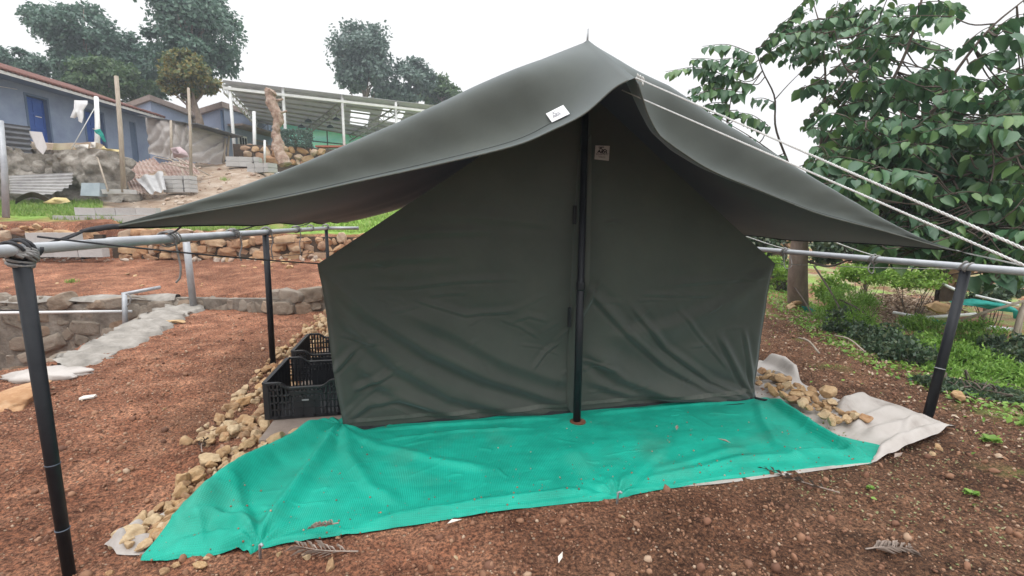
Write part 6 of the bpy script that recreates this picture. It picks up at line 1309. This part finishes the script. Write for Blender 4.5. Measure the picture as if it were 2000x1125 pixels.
for a in [(1880, 720, 4.9, 55, 42, 3800, .05, F_, "feathery bright green bush beside the leaning black post"), (1962, 745, 4.5, 50, 40, 3600, .045, F_, "feathery bright green bush at the right edge under the pole frame"), (1800, 640, 5.9, 36, 22, 1500, .05, F_, "small feathery green bush by the white pipes"), (1930, 690, 5.6, 40, 30, 2000, .05, F_, "feathery green bush in front of the pole frame"), (2010, 800, 4.2, 40, 50, 2400, .045, F_, "feathery green bush cut by the right edge of the photo")]: shrub(*a, narrow=.45, up=.8)
for a in [(1690, 535, 9.8, 46, 20, 2200, .07, L_m, "lime green plant clump beyond the trunk, left one"), (1790, 545, 10, 56, 20, 2600, .07, L_m, "lime green plant clump behind the debris heap"), (1625, 565, 9, 30, 24, 1600, .06, L_m, "green plant clump right of the tree trunk"), (1520, 530, 10, 40, 24, 1500, .07, L_m, "lime green plant left of the tree trunk"), (1940, 575, 9, 45, 22, 900, .09, D_, "dark green plant behind the teal netting")]: shrub(*a)
for k_, (px_, py_, d_) in enumerate([(1640, 612, 6.9), (1690, 640, 6.0), (1735, 690, 5.2), (1800, 680, 5.4), (1850, 690, 5.1), (1905, 660, 5.6), (1975, 690, 5.1), (1850, 745, 4.6), (1905, 770, 4.3), (1960, 785, 4.15), (1990, 720, 4.7), (2030, 760, 4.4), (1660, 590, 8.0)]):
    fn_ = k_ % 4 != 2
    shrub(px_, py_, d_, 44, 30, 2600, .045 if fn_ else .05, F_ if fn_ else D_, ["fern-like bright green plant in the thick growth on the right bank", "dark leafy plant in the thick growth on the right bank"][0 if fn_ else 1], "undergrowth on the right bank", "undergrowth_plant", .5 if fn_ else .9, None, .8)
# debris heap of dry leaves and clippings
n_ = 9000; q_ = np.array([T(rng.normal(1750, 50), rng.normal(602, 17), 3, 20) for _ in range(400)]); q_ = q_[rng.integers(0, 400, n_)] + rng.normal(0, .10, (n_, 3)) * [1, 1, 0]
q_[:, 2] = hz(q_[:, 0], q_[:, 1], False) + .16 * np.exp(-((q_[:, 0] - q_[:, 0].mean()) / 1.0) ** 2) * rng.random(n_) ** .6 + .02
obj("debris_heap", scatter(LT_V, LT_F, q_, frames(rand_dirs(n_) * [1, 1, .4], rand_dirs(n_) + [0, 0, .8]) * (.07 * rng.uniform(.5, 1.4, n_))[:, None, None]), M['straw'], origin=(q_[:, 0].mean(), q_[:, 1].mean(), q_[:, 2].min()), kind='stuff', label="heap of dry brown leaves and clippings on the right bank", cat="debris")
for a, b, r_, m_, l_ in [((1745, 610, 7.3), (1802, 621, 6.9), .022, 'whitesteel', "short white pipe lying at the debris heap, left piece"), ((1798, 621, 6.8), (1905, 613, 7.1), .022, 'whitesteel', "white pipe lying behind the leaning black post"), ((1885, 635, 6.3), (1990, 645, 6.2), .026, 'whitesteel', "white pipe lying in the grass near the pole frame"), ((1835, 552, 10), (1882, 573, 9), .03, 'whitesteel', "pale pipe beside the orange stones"), ((1905, 577, 8.6), (1990, 597, 8.2), .022, 'whitesteel', "pale pipe across the teal netting")]:
    obj("lying_pipe", MB().tube([P3(*a), P3(*b)], r_, 8), M[m_], None, True, label=l_, cat="pipe", group="pipes lying on the right bank")
for px_, d_, l_ in [([(1850, 588), (1900, 583), (1960, 592), (1988, 602), (1990, 612), (1940, 606), (1900, 598), (1856, 594)], 8.4, "strip of teal netting lying across the ground near the right edge"), ([(1816, 622), (1840, 626), (1855, 636), (1835, 634), (1820, 629)], 6.7, "small piece of teal netting left of the leaning black post"), ([(1562, 597), (1580, 600), (1592, 608), (1570, 610)], 7.7, "crumpled dark teal netting at the foot of the tree"), ([(1975, 605), (1992, 607), (1990, 624), (1980, 622)], 8.0, "teal netting scrap hanging at the pole frame")]:
    cloth(px_, d_, M['tealcloth'], "net_scrap", l_, "netting", .08)
stone_wall("stone_stack", [P3(1832, 560, 10.6)[:2], P3(1880, 562, 10.6)[:2]], .42, .22, M['wallrock'], "stack of flat orange stones behind the leaning black post", .4, zfun=lambda a, b: P3(1855, 562, 10.6)[2], seed=20, flat=.8)
stone_wall("stone_stack", [P3(1430, 474, 14)[:2], P3(1480, 472, 14)[:2], P3(1540, 474, 13.6)[:2]], .40, .30, M['wallrock'], "orange stones showing beneath the right edge of the fly", .4, zfun=lambda a, b: P3(1480, 480, 14)[2], seed=22)
for px_, py_, d_, s, l_ in [(1828, 600, 8.0, .16, "rounded beige boulder at the right of the debris heap"), (1555, 592, 7.75, .09, "white flecked rock at the foot of the tree trunk"), (1545, 600, 7.6, .11, "grey rock at the foot of the tree trunk"), (1875, 775, 3.75, .06, "brown rock in the leaf litter below the dark shrubs")]:
    p_ = P3(px_, py_, d_); stone(p_, s, None, l_)
t_ = thing("pole_frame", "weathered wooden pole frame standing at the right edge of the photo", "frame", P3(1968, 720, 6))
obj("upright", MB().tube([P3(1966, 725, 6), P3(1980, 660, 6), P3(1997, 600, 6)], [.03, .028, .026], 8), M['wood'], t_, True); obj("upright", MB().tube([P3(1975, 720, 6.1), P3(1992, 640, 6.1), P3(2000, 590, 6.1)], [.024, .022, .02], 8), M['wood'], t_, True)
obj("crossbar", MB().tube([P3(1972, 682, 6), P3(2040, 694, 6)], .022, 8), M['twig'], t_, True); obj("crossbar", MB().tube([P3(1870, 628, 6.2), P3(1930, 608, 6.1), P3(2000, 588, 6)], .018, 8), M['wood'], t_, True)
for a, b, c_, l_ in [((1590, 520, 7.6), (1660, 640, 6.4), .014, "thin bare stick leaning down the bank from the trunk"), ((1640, 585, 6.9), (1715, 635, 6.1), .012, "thin bare stick across the dark shrubs"), ((1560, 660, 5.0), (1600, 690, 4.6), .010, "dry twig on the soil below the bank"), ((1630, 655, 5.0), (1690, 688, 4.5), .008, "long pale twig on the soil at the bank edge"), ((1545, 552, 8.2), (1600, 640, 7.0), .014, "crooked stick beside the tree trunk")]:
    obj("fallen_branch", MB().tube(smooth([P3(*a), (P3(*a) + P3(*b)) / 2 + [0, 0, .04], P3(*b)], 10), c_, 6), M['twig'] if c_ > .011 else M['wood'], None, True, label=l_, cat="branch", group="fallen branches on the bank")
# weeds creeping over the soil (uncountable) and three single weeds
def weeds(n_, xr, yr, keep, s0, s1, m):
    x_, y_ = rng.uniform(*xr, n_), rng.uniform(*yr, n_); k_ = keep(x_, y_) & ~on_sheet(x_, y_); x_, y_ = x_[k_], y_[k_]; c_ = len(x_)
    d_ = rand_dirs(c_) * [1, 1, .5] + [0, 0, .45]; d_ /= np.linalg.norm(d_, axis=1)[:, None]
    return scatter(LT_V, LT_F, np.stack([x_, y_, hz(x_, y_) + .004], 1), frames(d_, rand_dirs(c_) * .5 + [0, 0, 1]) * rng.uniform(s0, s1, c_)[:, None, None])
def near_bank(x_, y_):
    bx = np.interp(y_, [p_[1] for p_ in BANK][::-1], [p_[0] for p_ in BANK][::-1]); e_ = x_ - bx; cl = fbm(x_ * 2.6, y_ * 2.6, 3, 41)
    return (rng.random(len(x_)) < np.exp(-np.clip(-e_ + .1, 0, 9) / .42) * (.35 + 1.6 * np.clip(cl, 0, 1)))
wv, wf = weeds(26000, (2.0, 8.5), (0.9, 9), near_bank, .015, .04, None)
obj("weeds", (wv, wf), M['lf_fine'], origin=(0, 0, 0), kind='stuff', label="low green weeds creeping over the edge of the right bank", cat="weeds")
wv, wf = weeds(5200, (1.3, 4.4), (1.1, 2.9), lambda a, b: (fbm(a * 1.8, b * 1.8, 3, 43) > .0) & (rng.random(len(a)) < .55) & (a > 1.4 + .4 * (2.2 - b)), .008, .02, None)
M['lf_tiny'] = leaf_mat('tiny_leaflet', [(0.14, 0.17, 0.06), (0.26, 0.27, 0.12), (0.34, 0.29, 0.16), (0.20, 0.24, 0.09)], .2, .6)
obj("leaf_litter", (wv, wf), M['lf_tiny'], origin=(0, 0, 0), kind='stuff', label="tiny fallen leaflets scattered over the dark soil at front right", cat="leaf litter")
wv, wf = weeds(34000, (3.4, 9.5), (1.5, 11), lambda a, b: (a > np.interp(b, [p_[1] for p_ in BANK][::-1], [p_[0] for p_ in BANK][::-1]) - .3) & (rng.random(len(a)) < .75), .025, .065, None)
obj("bank_plants", (wv, wf), M['lf_fine'], origin=(0, 0, 0), kind='stuff', label="mixed green ground cover on the right bank", cat="ground cover")
wv, wf = weeds(14000, (3.2, 6.8), (1.2, 7.5), lambda a, b: (rng.random(len(a)) < .5 * np.exp(-np.abs(a - np.interp(b, [p_[1] for p_ in BANK][::-1], [p_[0] for p_ in BANK][::-1])) / .6)), .015, .045, None)
obj("dry_litter", (wv, wf), M['straw'], origin=(0, 0, 0), kind='stuff', label="dry leaf and straw litter along the top of the right bank", cat="leaf litter")
for px_, py_, s, l_ in [(1935, 866, .055, "round-leaved pale green weed below the right bank"), (1897, 970, .035, "small green weed on the dark soil at far right"), (1700, 958, .02, "tiny green weed on the dark soil below the tarp")]:
    p_ = G(px_, py_); n_ = 22; a_ = rng.uniform(0, 6.28, n_); d_ = np.stack([np.cos(a_), np.sin(a_), rng.uniform(.2, 1.0, n_)], 1); d_ /= np.linalg.norm(d_, axis=1)[:, None]
    obj("weed_plant", scatter(BLV, BLF, np.array(p_) + d_ * s * .35 + [0, 0, .01], frames(d_, np.tile([0, 0, 1.0], (n_, 1))) * s * .7), M['lf_fine'], label=l_, cat="weed")
for px_, py_, d_, l_ in [(438, 352, 16.5, "small green weed tuft beside the stack of blocks"), (140, 552, None, "small weed tuft on the red terrace at left"), (352, 612, None, "pale weed tuft at the foot of the grey post")]:
    p_ = T(px_, py_) if d_ is None else P3(px_, py_, d_); n_ = 60; q_ = p_ + rng.normal(0, .07 if d_ else .035, (n_, 3)) * [1, 1, .3]; obj("weed_tuft", blades(q_, .05, .16 if d_ else .09, .014), M['grass'], label=l_, cat="weed")

# ------------------------------------------------------------------ thin misty air
hv = MB().box((0, 30, 9.5), (110, 130, 23.4))
hm_ = bpy.data.materials.new("air"); hm_.use_nodes = True; t = hm_.node_tree; t.nodes.clear()
ho = t.nodes.new("ShaderNodeOutputMaterial"); pv = t.nodes.new("ShaderNodeVolumePrincipled"); pv.inputs['Color'].default_value = (0.86, 0.92, 1.0, 1); pv.inputs['Density'].default_value = HAZE; pv.inputs['Anisotropy'].default_value = 0.2
t.links.new(pv.outputs[0], ho.inputs['Volume'])
if HAZE > 0: obj("haze", hv, hm_, kind='stuff', label="thin pale mist over the hillside", cat="haze")
